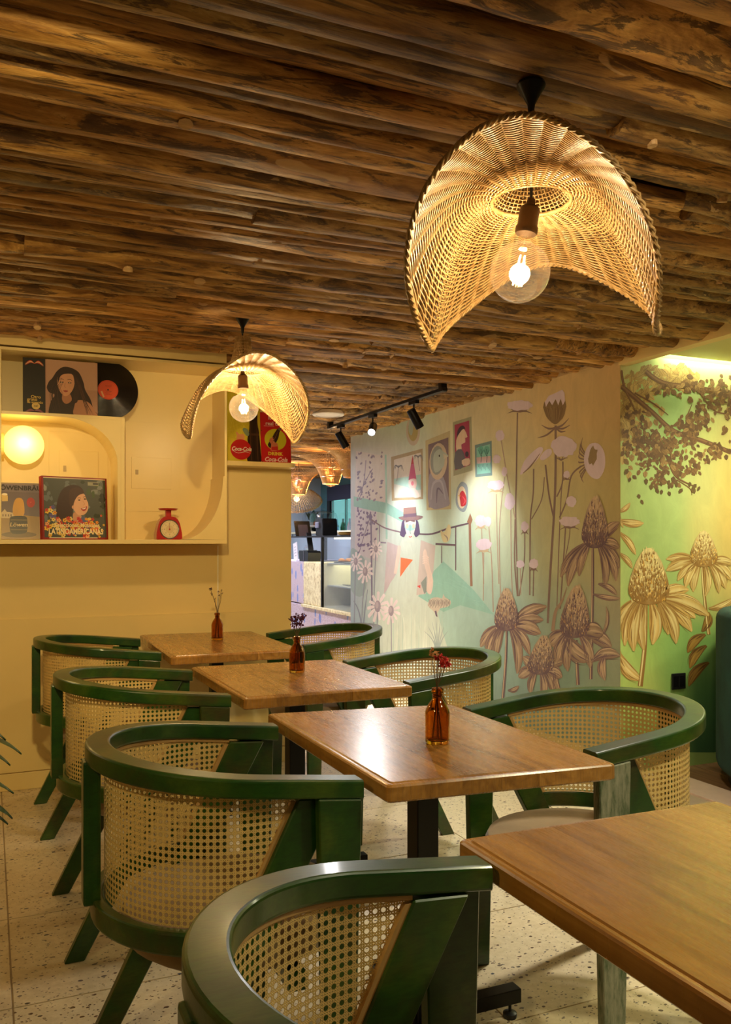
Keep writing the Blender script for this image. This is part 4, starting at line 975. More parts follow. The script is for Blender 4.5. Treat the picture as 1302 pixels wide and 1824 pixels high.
# globe wall lamp in the niche
gp = Vector((XL+0.088, FY+0.13, 1.69))
g = thing('globe_lamp', 'glowing opal globe lamp in the arched niche', 'lamp', gp)
qq = NT('opal_glass'); qq.set(color=(1, .93, .75), ecol=s2l((255, 216, 120)), estr=1.0, rough=0.25); M['opal'] = qq.m
pr = [(0, 0.093)]+[(0.093*math.sin(a), 0.093*math.cos(a)) for a in [PI*k/24 for k in range(1, 24)]]+[(0, -0.093)]
obj('globe', lathe(bmesh.new(), pr, 36), M['opal'], g, smooth=True)
bb = bmesh.new(); lathe(bb, [(0, 0), (0.055, 0), (0.055, 0.012), (0, 0.012)], 28); bmesh.ops.rotate(bb, verts=bb.verts, matrix=Matrix.Rotation(PI/2, 3, 'Y')); bmesh.ops.translate(bb, verts=bb.verts, vec=(-0.099, 0, 0))
obj('base_plate', bb, M['cream'], g)
light('globe_lamp_light', 'POINT', gp+Vector((0.0, -0.10, 0.0)), 2.4, (1.0, 0.70, 0.26), shadow_soft_size=0.09)
hb = thing('wall_bracket', 'small black box fitting on the left post of the shelf unit', 'fitting', (XL-0.036, FY-0.012, 1.66))
obj('body', box(-0.018, 0.018, -0.012, 0.011, -0.062, 0.062, 0.003), M['blackp'], hb); obj('plate', box(-0.012, 0.012, -0.016, -0.012, -0.03, 0.03, 0.001), M['black'], hb)

# ---------------------------------------------------------------- printed things on the shelves
def text_mesh(s, size, shear=0.0, weight=0.0, align='CENTER', space=1.0):
    cu = bpy.data.curves.new('t', 'FONT'); cu.body = s; cu.size = size; cu.shear = shear; cu.offset = weight; cu.align_x = align; cu.align_y = 'CENTER'; cu.space_character = space; cu.resolution_u = 3
    o = bpy.data.objects.new('t', cu); COL.objects.link(o); bpy.context.view_layer.update()
    me = bpy.data.meshes.new_from_object(o.evaluated_get(bpy.context.evaluated_depsgraph_get())); bpy.data.objects.remove(o); return me
def add_text(P, s, cx, cy, size, col, lay=20, shear=0.0, weight=0.0, sx=1.0, rot=0.0, space=1.0):
    me = text_mesh(s, size, shear, weight, space=space); b = len(P.V); of = P.off(lay); c = s2l(col); cr, sr = math.cos(rot), math.sin(rot)
    for v in me.vertices:
        x, y_ = v.co.x*sx, v.co.y; x, y_ = x*cr-y_*sr, x*sr+y_*cr
        P.V.append(P.proj(cx+x, cy-y_)+of); P.C.append(c)
    for f in me.polygons: P.Fc.append([b+i for i in f.vertices])
    bpy.data.meshes.remove(me)
class Card(Paint):
    """flat print, coordinates: u right 0..w, v down 0..h (millimetres), on a local XZ board facing -Y"""
    def __init__(self, w_, h):
        super().__init__(lambda u, v: Vector(((u-w_/2)/1000, 0, (h-v)/1000)), (0, -1, 0)); self.w = w_; self.h = h; self.la = 0.0001; self.lb = 1e-6
    def rect(self, x0, y0, x1, y1, c, lay=1): self.poly([(x0, y0), (x1, y0), (x1, y1), (x0, y1)], c, lay)
    def poly(self, pts, col, lay=1, var=0.0, sm=0):
        super().poly([(max(0, min(self.w, x)), max(0, min(self.h, y_))) for x, y_ in (crom(pts, sm, True) if sm else pts)], col, lay, var)
    def strip(self, pts, w_, col, lay=1, var=0.0, sm=5, hs=1.0):
        super().strip(pts, w_, col, lay, var, sm, 1.0)
def card_thing(name, label, cat, C, loc, rx, rz, depth, side, mat='print', group=None):
    t = thing(name, label, cat, loc, 0, group); t.rotation_euler = (rx, 0, rz)
    obj('board', box(-C.w/2000, C.w/2000, 0, depth, 0, C.h/1000, 0.0012), side, t)
    C.build('printed_front', t, M[mat]); return t
# gatefold sleeve with a long haired woman
C = Card(334, 290); rp = random.Random(9)
C.rect(2, 2, 98, 288, (22, 18, 14), 1); C.rect(98, 2, 332, 288, (176, 134, 112), 1)
C.rect(102, 2, 332, 150, (186, 146, 122), 2)
for s in (-1, 1):
    for k, c in enumerate(((200, 60, 40), (222, 200, 150), (190, 60, 40))):
        C.strip([(50, 30), (50+s*18, 16+5*k), (50+s*40, 34+4*k)], (1, 5, 1), c, 3); C.strip([(50, 276), (50+s*18, 268+4*k), (50+s*40, 282+2*k)], (1, 4, 1), [(150, 60, 60), (110, 110, 150), (160, 50, 50)][k], 3)
add_text(C, 'Otro', 56, 204, 21, (222, 186, 90), weight=.3); add_text(C, 'grato', 40, 218, 21, (222, 186, 90), weight=.3); add_text(C, 'de acuerdo', 52, 232, 18, (222, 186, 90), weight=.3, sx=.85)
C.ell(56, 250, 18, 18, (222, 190, 110), 3); add_text(C, 'eal', 56, 250, 15, (60, 40, 20))
HR = (44, 22, 12)
C.poly([(150, 60), (178, 36), (214, 38), (248, 60), (268, 110), (276, 150), (300, 200), (312, 250), (326, 288), (150, 288), (112, 288), (122, 220), (140, 186), (116, 176), (104, 150), (114, 118), (128, 100)], HR, 4, sm=4)
C.poly([(154, 84), (170, 68), (200, 66), (222, 78), (228, 110), (222, 146), (206, 176), (186, 190), (168, 176), (156, 150), (150, 118)], (208, 152, 116), 6, sm=4)
C.poly([(176, 176), (206, 176), (214, 210), (190, 230), (172, 212)], (176, 120, 88), 5, sm=3)
C.poly([(238, 210), (268, 206), (298, 222), (318, 258), (326, 288), (228, 288), (226, 240)], (184, 130, 98), 7, sm=4)
C.poly([(220, 66), (240, 90), (250, 150), (240, 214), (226, 220), (222, 190), (228, 150), (226, 100)], (54, 28, 16), 9, sm=4)
C.poly([(152, 92), (162, 66), (200, 62), (224, 70), (200, 70), (176, 76), (162, 92), (154, 124)], HR, 8, sm=3)
for cx in (170, 206): C.ell(cx, 118, 8.5, 3.6, (30, 18, 14), 8); C.strip([(cx-11, 104), (cx, 100), (cx+11, 105)], (1, 3, 1), (40, 22, 14), 8); C.ell(cx, 118, 3, 2.2, (220, 200, 180), 9)
C.strip([(186, 120), (183, 138), (187, 146)], 2, (170, 112, 84), 8); C.poly([(176, 162), (187, 158), (199, 162), (187, 169)], (164, 70, 58), 8, sm=3); C.poly([(160, 150), (170, 160), (178, 182), (168, 176)], (186, 130, 98), 7, sm=3)
for k in range(24): 
    x = 114+rp.random()*40; C.strip([(x+30, 90+rp.random()*30), (x+4, 170+rp.random()*20), (x+20, 286)], (.4, 2, .4), rp.choice([(70, 38, 22), (34, 16, 10)]), 10) if k % 2 else C.strip([(230+rp.random()*16, 90), (258+rp.random()*14, 180), (280+rp.random()*40, 280)], (.4, 2, .4), (72, 40, 24), 10)
C.poly([(150, 230), (200, 236), (232, 250), (236, 288), (130, 288)], (48, 28, 22), 6, sm=3)
M['sleeve'] = plain('sleeve_card', (60, 44, 30), 0.6); M['redcase'] = plain('red_box_cloth', (140, 26, 22), 0.55)
a = ony(109, 734, FY+0.055)
sc = 0.90
t = card_thing('record_sleeve', 'record sleeve with a long-haired woman and a black side panel, on the upper shelf', 'record sleeve', C, (a.x, FY+0.055, ZS+0.001), math.radians(-5), 0, 0.004, M['sleeve']); t.scale = (1.02, 1, 0.93)
# vinyl
a = ony(193, 699, FY+0.10)
v = thing('vinyl_record', 'black vinyl record with an orange label, beside its sleeve', 'record', (a.x, FY+0.115, ZS+0.147)); v.rotation_euler = (math.radians(-5), 0, 0)
bb = lathe(bmesh.new(), [(0, -0.001), (0.145, -0.001), (0.1465, 0), (0.145, 0.001), (0, 0.001)], 64); bmesh.ops.rotate(bb, verts=bb.verts, matrix=Matrix.Rotation(PI/2, 3, 'X'))
qv = NT('vinyl'); tc = qv.n('ShaderNodeTexCoord'); sx_ = qv.n('ShaderNodeSeparateXYZ'); qv.l(tc.outputs['Object'], sx_.inputs[0])
rd = qv.math('SQRT', qv.math('ADD', qv.math('MULTIPLY', sx_.outputs[0], sx_.outputs[0]), qv.math('MULTIPLY', sx_.outputs[2], sx_.outputs[2])))
qv.set(color=(.008, .007, .007), rough=0.22); qv.bump(qv.math('SINE', qv.math('MULTIPLY', rd, 3000)), 0.25, 0.0004)
obj('disc', bb, qv.m, v, smooth=True)
C = Card(110, 110); C.ell(55, 55, 49, 49, (214, 70, 34), 1, n=40); C.ell(55, 55, 45, 45, (206, 62, 30), 2, n=40); C.ell(55, 55, 43.5, 43.5, (222, 84, 44), 3, n=40); C.ell(55, 55, 4, 4, (10, 8, 8), 6)
for k in range(7): C.rect(40+(k % 2)*3, 34+6*k if k < 2 else 46+5.5*k, 72-(k % 3)*4, 35.2+6*k if k < 2 else 47+5.5*k, (120, 36, 20), 5)
C.poly([(20, 66), (27, 62), (38, 92), (31, 95)], (226, 170, 120), 5)
lb = C.build('record_label', v, M['print']); lb.location = (0, -0.0012, -0.055)
# tin beer sign
C = Card(216, 300); C.rect(0, 0, 216, 300, (98, 84, 96), 1); C.poly([(0, 0), (216, 0), (216, 50), (0, 46)], (112, 100, 112), 2); C.rect(4, 4, 212, 6, (150, 130, 90), 3); C.rect(4, 294, 212, 296, (150, 130, 90), 3)
add_text(C, 'LÖWENBRÄU', 106, 28, 34, (30, 22, 26), weight=.8, sx=.98)
C.poly([(0, 190), (60, 176), (120, 172), (216, 182), (216, 300), (0, 300)], (150, 120, 70), 3); C.ell(104, 276, 80, 16, (96, 74, 40), 4)
C.poly([(22, 188), (22, 164), (34, 150), (40, 140), (46, 150), (50, 156), (60, 156), (84, 162), (84, 190)], (198, 180, 150), 5)
for x in (30, 42, 54, 66): C.rect(x, 168, x+5, 180, (110, 84, 60), 6)
C.poly([(70, 180), (132, 178), (142, 206), (142, 240), (132, 268), (74, 270), (62, 240), (62, 206)], (34, 22, 20), 7, sm=3); C.rect(66, 196, 140, 200, (120, 100, 60), 8); C.rect(66, 248, 140, 252, (120, 100, 60), 8); add_text(C, 'Löwen', 102, 224, 30, (206, 180, 130), weight=.5, shear=.2)
C.poly([(26, 62), (50, 60), (54, 72), (54, 98), (28, 100)], (206, 176, 110), 7); C.ell(40, 62, 13, 6, (230, 220, 200), 8); C.strip([(28, 72), (18, 80), (28, 90)], 3, (190, 160, 100), 7)
C.ell(158, 104, 19, 27, (170, 36, 34), 7); add_text(C, '★', 158, 104, 12, (200, 90, 70))
C.poly([(80, 176), (78, 120), (92, 84), (118, 84), (128, 120), (124, 176)], (196, 146, 60), 6, sm=3)
a = ony(34, 963, FY+0.05)
t = card_thing('beer_tin_sign', 'purple tin beer sign with a dark barrel, leaning left in the niche', 'sign', C, (a.x+0.004, FY+0.055, ZB+0.022), math.radians(-9), 0, 0.002, M['sleeve'], 'tin'); t.scale = (0.97, 1, 0.90); t.rotation_euler = (math.radians(-9), 0, 0)
# red boxed record set
C = Card(318, 310); rp = random.Random(5); C.rect(3, 3, 315, 307, (226, 206, 168), 1); C.rect(8, 10, 310, 302, (74, 80, 74), 2)
for k in range(60):
    x, y_ = rp.uniform(12, 306), rp.uniform(14, 220); C.ell(x, y_, rp.uniform(5, 18), rp.uniform(5, 18), rp.choice([(44, 56, 38), (96, 104, 104), (124, 132, 132), (40, 44, 34), (70, 90, 60)] if x > 190 else [(128, 138, 140), (104, 114, 118), (84, 94, 92), (142, 148, 142)]), 2+k % 3, jit=.3, n=9)
C.poly([(66, 170), (76, 110), (100, 62), (140, 40), (180, 44), (202, 70), (196, 96), (170, 100), (150, 140), (140, 200), (110, 216), (74, 206)], (58, 36, 26), 7, sm=4)
C.poly([(150, 100), (180, 78), (204, 84), (214, 110), (222, 130), (220, 160), (204, 184), (176, 190), (156, 172), (144, 140)], (226, 176, 142), 9, sm=4)
C.poly([(150, 176), (182, 186), (190, 214), (170, 232), (146, 216)], (206, 154, 120), 8, sm=3); C.poly([(134, 66), (176, 52), (204, 76), (176, 90), (156, 118), (142, 160), (130, 130)], (70, 44, 30), 10, sm=4)
for cx, cy in ((178, 114), (206, 108)): C.ell(cx, cy, 6, 3, (40, 26, 22), 11); C.strip([(cx-8, cy-9), (cx, cy-12), (cx+8, cy-9)], 2, (60, 40, 30), 11)
C.strip([(196, 118), (204, 134), (196, 138)], 1.6, (196, 140, 110), 11); C.poly([(184, 156), (200, 152), (216, 144), (210, 162), (196, 168)], (170, 40, 40), 11, sm=3); C.poly([(188, 156), (200, 154), (212, 148), (206, 158), (196, 160)], (240, 232, 220), 12)
C.ell(146, 150, 5, 8, (216, 160, 128), 11)
FL = [(232, 150, 40), (240, 190, 60), (206, 60, 36), (226, 96, 60), (92, 92, 160), (238, 214, 120), (200, 50, 50), (240, 170, 110)]
for k in range(120):
    x = rp.uniform(12, 306); top = (150 if (x < 66 or x > 270) else 205); y_ = rp.uniform(top, 296)
    c = rp.choice(FL); r = rp.uniform(5, 12)
    for a in range(5): C.ell(x+r*.6*math.cos(a*1.257), y_+r*.6*math.sin(a*1.257), r*.5, r*.4, c, 12+k % 3, jit=.1, n=7, rot=a*1.257)
    C.ell(x, y_, r*.25, r*.25, (120, 70, 30), 16, n=6)
C.poly([(190, 196), (214, 206), (226, 240), (196, 246), (180, 220)], (86, 100, 140), 11, sm=3)
add_text(C, 'Selecciones Musicales', 166, 240, 29, (238, 216, 160), lay=26, weight=.9, sx=.86); add_text(C, 'LATINOAMERICANAS', 160, 272, 38, (244, 226, 176), lay=26, weight=1.3, sx=.72)
C.rect(222, 22, 276, 40, (150, 150, 130), 11); C.rect(248, 26, 274, 34, (50, 50, 50), 12)
C.rect(0, 0, 9, 310, (140, 26, 22), 4); C.rect(310, 0, 318, 310, (140, 26, 22), 4); C.rect(0, 0, 318, 6, (140, 26, 22), 4); C.rect(0, 300, 318, 310, (140, 26, 22), 4)
for k in range(12): C.rect(20+rp.random()*270, 300, 30+rp.random()*270, 304, (232, 220, 190), 5)
a = ony(134, 963, FY+0.03)
t = card_thing('boxed_record_set', 'red record box with a laughing woman among flowers, right in the niche', 'record box', C, (a.x+0.006, FY+0.05, ZB+0.021), math.radians(-4), math.radians(15), 0.036, M['redcase']); t.scale = (1.0, 1, 0.975)
# kitchen scale
a = ony(300, 962, FY+0.08)
k_ = thing('kitchen_scale', 'small red kitchen scale with a round white dial on the shelf', 'kitchen scale', (a.x, FY+0.09, ZB+0.021)); RD = plain('red_enamel', (178, 34, 26), 0.3, coat=0.3)
bm = bmesh.new(); prism(bm, [(-0.064, 0), (0.064, 0), (0.064, 0.03), (0.052, 0.085), (0.038, 0.108), (0.018, 0.116), (-0.018, 0.116), (-0.038, 0.108), (-0.052, 0.085), (-0.064, 0.03)], 'y', -0.04, 0.04); bmesh.ops.bevel(bm, geom=bm.edges[:], offset=0.004, segments=2, affect='EDGES')
obj('body', bm, RD, k_, smooth=True)
obj('neck', box(-0.014, 0.014, -0.014, 0.014, 0.114, 0.152, 0.003), RD, k_); obj('tray', lathe(bmesh.new(), [(0, 0.148), (0.042, 0.148), (0.050, 0.157), (0.047, 0.158), (0.04, 0.152), (0, 0.152)], 32), RD, k_, smooth=True)
C = Card(100, 100); C.ell(50, 50, 44, 44, (226, 206, 160), 1, n=36); C.ell(50, 50, 20, 20, (214, 190, 140), 2, n=24)
for k in range(40):
    a = 2*PI*k/40; r1 = 36 if k % 5 else 32; C.strip([(50+r1*math.cos(a), 50+r1*math.sin(a)), (50+41*math.cos(a), 50+41*math.sin(a))], 1.0, (60, 40, 30), 3)
for k in range(8): add_text(C, str(k), 50+26*math.sin(2*PI*k/8), 50-26*math.cos(2*PI*k/8), 9, (70, 50, 40), 5)
C.strip([(50, 56), (47, 16)], (3, 2, .6), (150, 30, 24), 7); C.ell(50, 50, 4, 4, (170, 40, 30), 8)
d = C.build('dial', k_, M['print']); d.location = (0, -0.0405, 0.002)
obj('dial_ring', tube(bmesh.new(), [(0.046*math.cos(2*PI*k/40), -0.041, 0.052+0.046*math.sin(2*PI*k/40)) for k in range(40)], 0.003, 6, closed=True), M['chrome'], k_, smooth=True)
# soda signs
C = Card(190, 400); C.rect(0, 0, 190, 400, (212, 190, 46), 1); rp = random.Random(2)
for k in range(50): C.strip([(rp.uniform(0, 190), rp.uniform(0, 400)) for _ in range(2)], (1, 3, 1), rp.choice([(226, 206, 70), (196, 172, 40)]), 2)
C.poly([(116, 400), (110, 360), (116, 300), (114, 270), (124, 230), (128, 190), (130, 120), (140, 112), (164, 112), (172, 122), (174, 190), (180, 230), (184, 290), (186, 340), (184, 400)], (44, 26, 16), 4, sm=4)
for x, c in ((132, (92, 56, 34)), (150, (24, 14, 10)), (168, (96, 62, 40))): C.strip([(x+6, 130), (x, 260), (x+2, 390)], (2, 4, 3), c, 5)
C.rect(126, 240, 180, 252, (80, 50, 34), 6); C.rect(128, 106, 176, 116, (120, 20, 16), 6)
C.ell(76, 332, 58, 56, (196, 30, 30), 8, n=36); add_text(C, 'Coca-Cola', 78, 330, 31, (240, 226, 206), lay=24, shear=.35, weight=.9, sx=.82)
C.strip([(30, 340), (60, 352), (100, 344), (128, 352)], (1, 3, 1), (236, 220, 200), 20)
C.poly([(52, 276), (56, 258), (50, 236), (60, 240), (72, 250), (88, 246), (98, 258), (96, 278), (76, 284)], (222, 150, 100), 7, sm=3); C.poly([(88, 222), (100, 212), (118, 222), (124, 244), (116, 258), (100, 246)], (130, 150, 120), 6, sm=3)
a0 = ony(434, 812, WY-0.07)
t = card_thing('yellow_soda_sign', 'tall yellow tin sign with a dark bottle and round red badge, on the ledge', 'sign', C, (a0.x+0.004, WY-0.075, zl+0.001), math.radians(-6), 0, 0.002, M['sleeve'], 'tin')
C = Card(175, 300); C.rect(0, 0, 175, 300, (196, 30, 34), 1); C.rect(3, 3, 172, 5, (150, 20, 24), 2)
add_text(C, "It's the", 88, 32, 31, (236, 214, 200), weight=.4); add_text(C, 'real thing', 88, 66, 31, (236, 214, 200), weight=.4); C.rect(20, 80, 80, 81.5, (236, 214, 200), 3)
C.ell(86, 160, 64, 64, (206, 200, 40), 3, n=40)
C.poly([(40, 196), (48, 176), (66, 150), (76, 130), (92, 104), (104, 92), (116, 100), (110, 118), (104, 146), (90, 176), (72, 200), (54, 212)], (48, 28, 22), 6, sm=4); C.poly([(100, 96), (112, 84), (124, 92), (114, 108)], (120, 96, 70), 7); C.strip([(60, 186), (84, 150), (102, 108)], (1, 4, 1), (120, 80, 60), 8)
C.poly([(56, 226), (60, 190), (48, 170), (60, 150), (70, 156), (70, 170), (86, 178), (98, 186), (96, 226)], (206, 120, 84), 7, sm=3); C.poly([(60, 204), (98, 200), (100, 226), (60, 224)], (190, 40, 36), 8)
for k in range(4): C.strip([(60+3*k, 150+9*k), (74+3*k, 152+9*k)], 5, (222, 140, 104), 9)
add_text(C, 'DRINK', 82, 246, 27, (222, 196, 60), weight=1.2, space=1.05); add_text(C, 'Coca-Cola', 84, 280, 36, (240, 220, 208), shear=.35, weight=.8, sx=.86, lay=22)
for x, y_ in ((6, 6), (169, 6), (6, 294), (169, 294), (6, 110), (169, 200)): C.ell(x, y_, 3, 3, (90, 30, 20), 12, n=8)
a0 = ony(489, 812, WY-0.07)
t = card_thing('red_soda_sign', 'red tin sign with white writing and a bottle in a yellow disc', 'sign', C, (a0.x+0.006, WY-0.085, zl+0.001), math.radians(-6), 0, 0.002, M['sleeve'], 'tin'); t.scale = (0.97, 1, 0.93)

# ---------------------------------------------------------------- bottles with dried flowers
def bottle(px, py, label, sc=1.0):
    p = onz(px, py, 0.7502); t = thing('glass_bottle', label, 'bottle', (p.x, p.y, 0.7503)); t.scale = (sc,)*3
    out = [(0, 0), (0.026, 0), (0.0285, 0.003), (0.029, 0.008), (0.029, 0.072), (0.0275, 0.079), (0.020, 0.094), (0.0125, 0.104), (0.0115, 0.108), (0.0115, 0.118), (0.0140, 0.119), (0.0140, 0.128), (0.0125, 0.130)]
    inn = [(0.0100, 0.130), (0.0092, 0.118), (0.0095, 0.106), (0.017, 0.092), (0.0245, 0.078), (0.0260, 0.070), (0.0260, 0.010), (0.022, 0.007), (0, 0.006)]
    obj('glass_body', lathe(bmesh.new(), out+inn, 36), M['amber'], t, smooth=True)
    for k in range(2): obj('neck_thread', tube(bmesh.new(), [(0.0120*math.cos(2*PI*j/24), 0.0120*math.sin(2*PI*j/24), 0.110+0.0035*k) for j in range(24)], 0.0009, 5, closed=True), M['amber'], t)
    return p
def blob(bm, c, r, rn, flat=1.0, n=14):
    for _ in range(n):
        d = Vector((rn.gauss(0, 1), rn.gauss(0, 1), rn.gauss(0, 1)*flat)).normalized()*r*rn.uniform(.3, 1); p = Vector(c)+d
        s = r*rn.uniform(.25, .45); ax = Vector((rn.gauss(0, 1), rn.gauss(0, 1), rn.gauss(0, 1))).normalized(); b_ = ax.orthogonal().normalized(); c_ = ax.cross(b_)
        vs = [bm.verts.new(p+b_*s*math.cos(a)+c_*s*math.sin(a)*.8+ax*s*.35*(k % 2)) for k, a in enumerate([PI*q/3 for q in range(6)])]; ce = bm.verts.new(p-ax*s*.3)
        for k in range(6): bm.faces.new((ce, vs[k], vs[(k+1) % 6]))
STM = plain('dried_stem', (92, 64, 36), 0.7)
def flowers(p, label, heads, mats, sd):
    rn = random.Random(sd); t = thing('dried_flowers', label, 'flowers', (p.x, p.y, 0.7503))
    cu = Vector((CT, -ST, 0))   # to the right as the camera stands
    for i, (dx, dz, r, mi) in enumerate(heads):
        h = cu*dx+Vector((0, 0, dz))+Vector((ST, CT, 0))*rn.uniform(-.01, .01)
        b = Vector((rn.uniform(-.012, .012), rn.uniform(-.012, .012), 0.012)); nk = Vector((rn.uniform(-.004, .004), rn.uniform(-.004, .004), 0.125))
        obj('stem', tube(bmesh.new(), crom([b, nk*0.5+b*0.5, nk, nk+(h-nk)*.5+cu*rn.uniform(-.004, .004), h], 4), 0.0009, 5), STM, t)
        bm = bmesh.new(); blob(bm, h, r, rn, 1.0, 20 if r > .008 else 9); obj('bloom', bm, mats[mi], t)
RED = plain('dried_red_bloom', (190, 44, 40), 0.8, var=.3); PNK = plain('dried_pale_bloom', (206, 150, 100), 0.8, var=.3); PUR = plain('dried_purple_bloom', (84, 26, 58), 0.8, var=.4); DRK = plain('dried_brown_bloom', (70, 30, 40), 0.8, var=.4)
p = bottle(779, 1323, 'amber glass bottle on the middle table, nearest of the three')
flowers(p, 'dried red and pale flowers in the nearest amber bottle', [(-.012, .215, .011, 1), (.004, .200, .011, 0), (.016, .196, .016, 0), (.020, .186, .014, 0), (.008, .182, .008, 0), (.002, .212, .008, 1)], [RED, PNK], 3)
p = bottle(529, 1197, 'amber glass bottle on the second table from the cream wall')
flowers(p, 'dried dark purple flowers in the amber bottle on the second table', [(-.020, .190, .013, 0), (-.004, .200, .014, 0), (.012, .196, .013, 0), (.024, .202, .013, 0), (.000, .178, .014, 0), (.014, .176, .012, 0), (-.012, .172, .011, 0)], [PUR], 4)
p = bottle(387, 1139, 'amber glass bottle on the table at the cream wall, farthest of the three')
flowers(p, 'sparse dried brown flowers in the farthest amber bottle', [(-.034, .245, .009, 0), (-.026, .222, .007, 0), (.004, .232, .007, 1), (.020, .240, .006, 0), (.022, .226, .006, 1), (.010, .214, .007, 0), (-.010, .200, .005, 1)], [DRK, PUR], 5)

# ---------------------------------------------------------------- track lights, ceiling disc, socket, sofa, plant
tk = thing('track_light', 'black ceiling track with three spotlights before the mural', 'lamp', (2.49, 5.42, 2.125))
obj('track', box(-0.017, 0.017, -0.93, 0.97, 0, 0.02, 0.002), M['black'], tk)
for yy in (-0.90, 0.94): obj('end_cap', box(-0.019, 0.019, yy-0.02, yy+0.02, -0.002, 0.055, 0.002), M['black'], tk)
def spot(ly, aim, lit):
    a = Vector(aim)-Vector((2.49, 5.42+ly, 2.02)); rot = a.to_track_quat('-Z', 'Y').to_matrix().to_4x4()
    ad = obj('track_adapter', box(-0.014, 0.014, ly-0.05, ly+0.05, -0.022, 0.0, 0.002), M['black'], tk)
    obj('swivel_stem', tube(bmesh.new(), [(0, ly, -0.02), (0, ly, -0.075)], 0.006, 8), M['black'], ad)
    h = obj('spot_head', lathe(bmesh.new(), [(0, 0.045), (0.026, 0.045), (0.029, 0.040), (0.029, -0.085), (0.026, -0.085), (0.024, -0.070), (0, -0.070)], 28), M['black'], tk, smooth=True)
    h.matrix_local = Matrix.Translation((0, ly, -0.095)) @ rot
    lens = obj('lens', lathe(bmesh.new(), [(0, -0.0712), (0.0235, -0.0712), (0.0235, -0.073), (0, -0.073)], 24), M['led'], h)
    L = light('spot_beam', 'SPOT', (0, 0, -0.09), lit, (1.0, 0.97, 0.95), spot_size=math.radians(74), spot_blend=1.0, shadow_soft_size=0.02); L.parent = h
M['led'] = emit('spot_led', (255, 246, 236), 14)
spot(0.72, (MX, 6.10, 1.15), 46); spot(0.12, (1.3, 3.6, 0.75), 20); spot(-0.52, (MX, 4.95, 1.20), 38)
t = thing('ceiling_speaker', 'round white disc fixed flat to the log ceiling beside the track', 'speaker', (2.277, 5.86, 2.150))
obj('grille', lathe(bmesh.new(), [(0, 0), (0.085, 0), (0.088, 0.004), (0, 0.004)], 40), plain('speaker_white', (222, 216, 210), 0.5), t, smooth=True)
obj('rim', lathe(bmesh.new(), [(0.088, -0.002), (0.112, -0.001), (0.118, 0.006), (0.112, 0.03), (0.088, 0.03)], 40), plain('speaker_rim', (232, 226, 220), 0.4), t, smooth=True)
bm = bmesh.new(); rn = random.Random(6); c = Vector((1.53, 4.50, 2.15))
prism(bm, [(1.52+0.06*math.cos(2*PI*k/16)*rn.uniform(.8, 1.1), 4.58+0.05*math.sin(2*PI*k/16)*rn.uniform(.8, 1.1)) for k in range(16)], 'z', 2.125, 2.19)
bmesh.ops.bevel(bm, geom=bm.edges[:], offset=0.008, segments=2, affect='EDGES'); struct('trim_7', bm, M['cream'])
p = ony(1207, 1213, AY)
s_ = thing('wall_socket', 'square black wall socket low on the green mural wall', 'socket', (p.x, AY-0.002, p.z))
obj('plate', box(-0.047, 0.047, -0.010, 0, -0.043, 0.043, 0.003), M['blackp'], s_)
for k in (-1, 1): obj('socket_insert', box(k*0.021-0.017, k*0.021+0.017, -0.0115, -0.009, -0.03, 0.03, 0.001), M['black'], s_)
p = onx(673, 1160, MX)
s_ = thing('wall_switch', 'small black box low on the mural wall behind the farthest armchair', 'socket', (MX-0.003, p.y, p.z)); obj('plate', box(-0.012, 0, -0.045, 0.045, -0.04, 0.04, 0.003), M['blackp'], s_); obj('socket_insert', box(-0.0135, -0.011, -0.03, 0.03, -0.025, 0.025, 0.001), M['black'], s_)
# round-backed velvet sofa
so = thing('velvet_sofa', 'dark green velvet sofa with a high rounded back at the right edge', 'sofa', (3.90, 2.86, 0))
def ringwall(ri, ro, z0, z1, a0, a1, n=32):
    bm = bmesh.new(); prof = rrect(ro-ri, z1-z0, 0.05, 4); path = [Vector(((ri+ro)/2*math.cos(a0+(a1-a0)*k/n), (ri+ro)/2*math.sin(a0+(a1-a0)*k/n), (z0+z1)/2)) for k in range(n+1)]
    return sweep(bm, path, prof, False)
obj('backrest', ringwall(0.50, 0.66, 0.07, 0.885, math.radians(20), math.radians(250)), M['velvet'], so, smooth=True)
obj('seat_cushion', lathe(bmesh.new(), [(0, 0.10), (0.485, 0.10), (0.495, 0.14), (0.495, 0.40), (0.47, 0.44), (0.42, 0.455), (0, 0.46)], 40), M['velvet'], so, smooth=True)
obj('plinth', lathe(bmesh.new(), [(0, 0.004), (0.60, 0.004), (0.60, 0.075), (0, 0.075)], 40), M['blackp'], so)
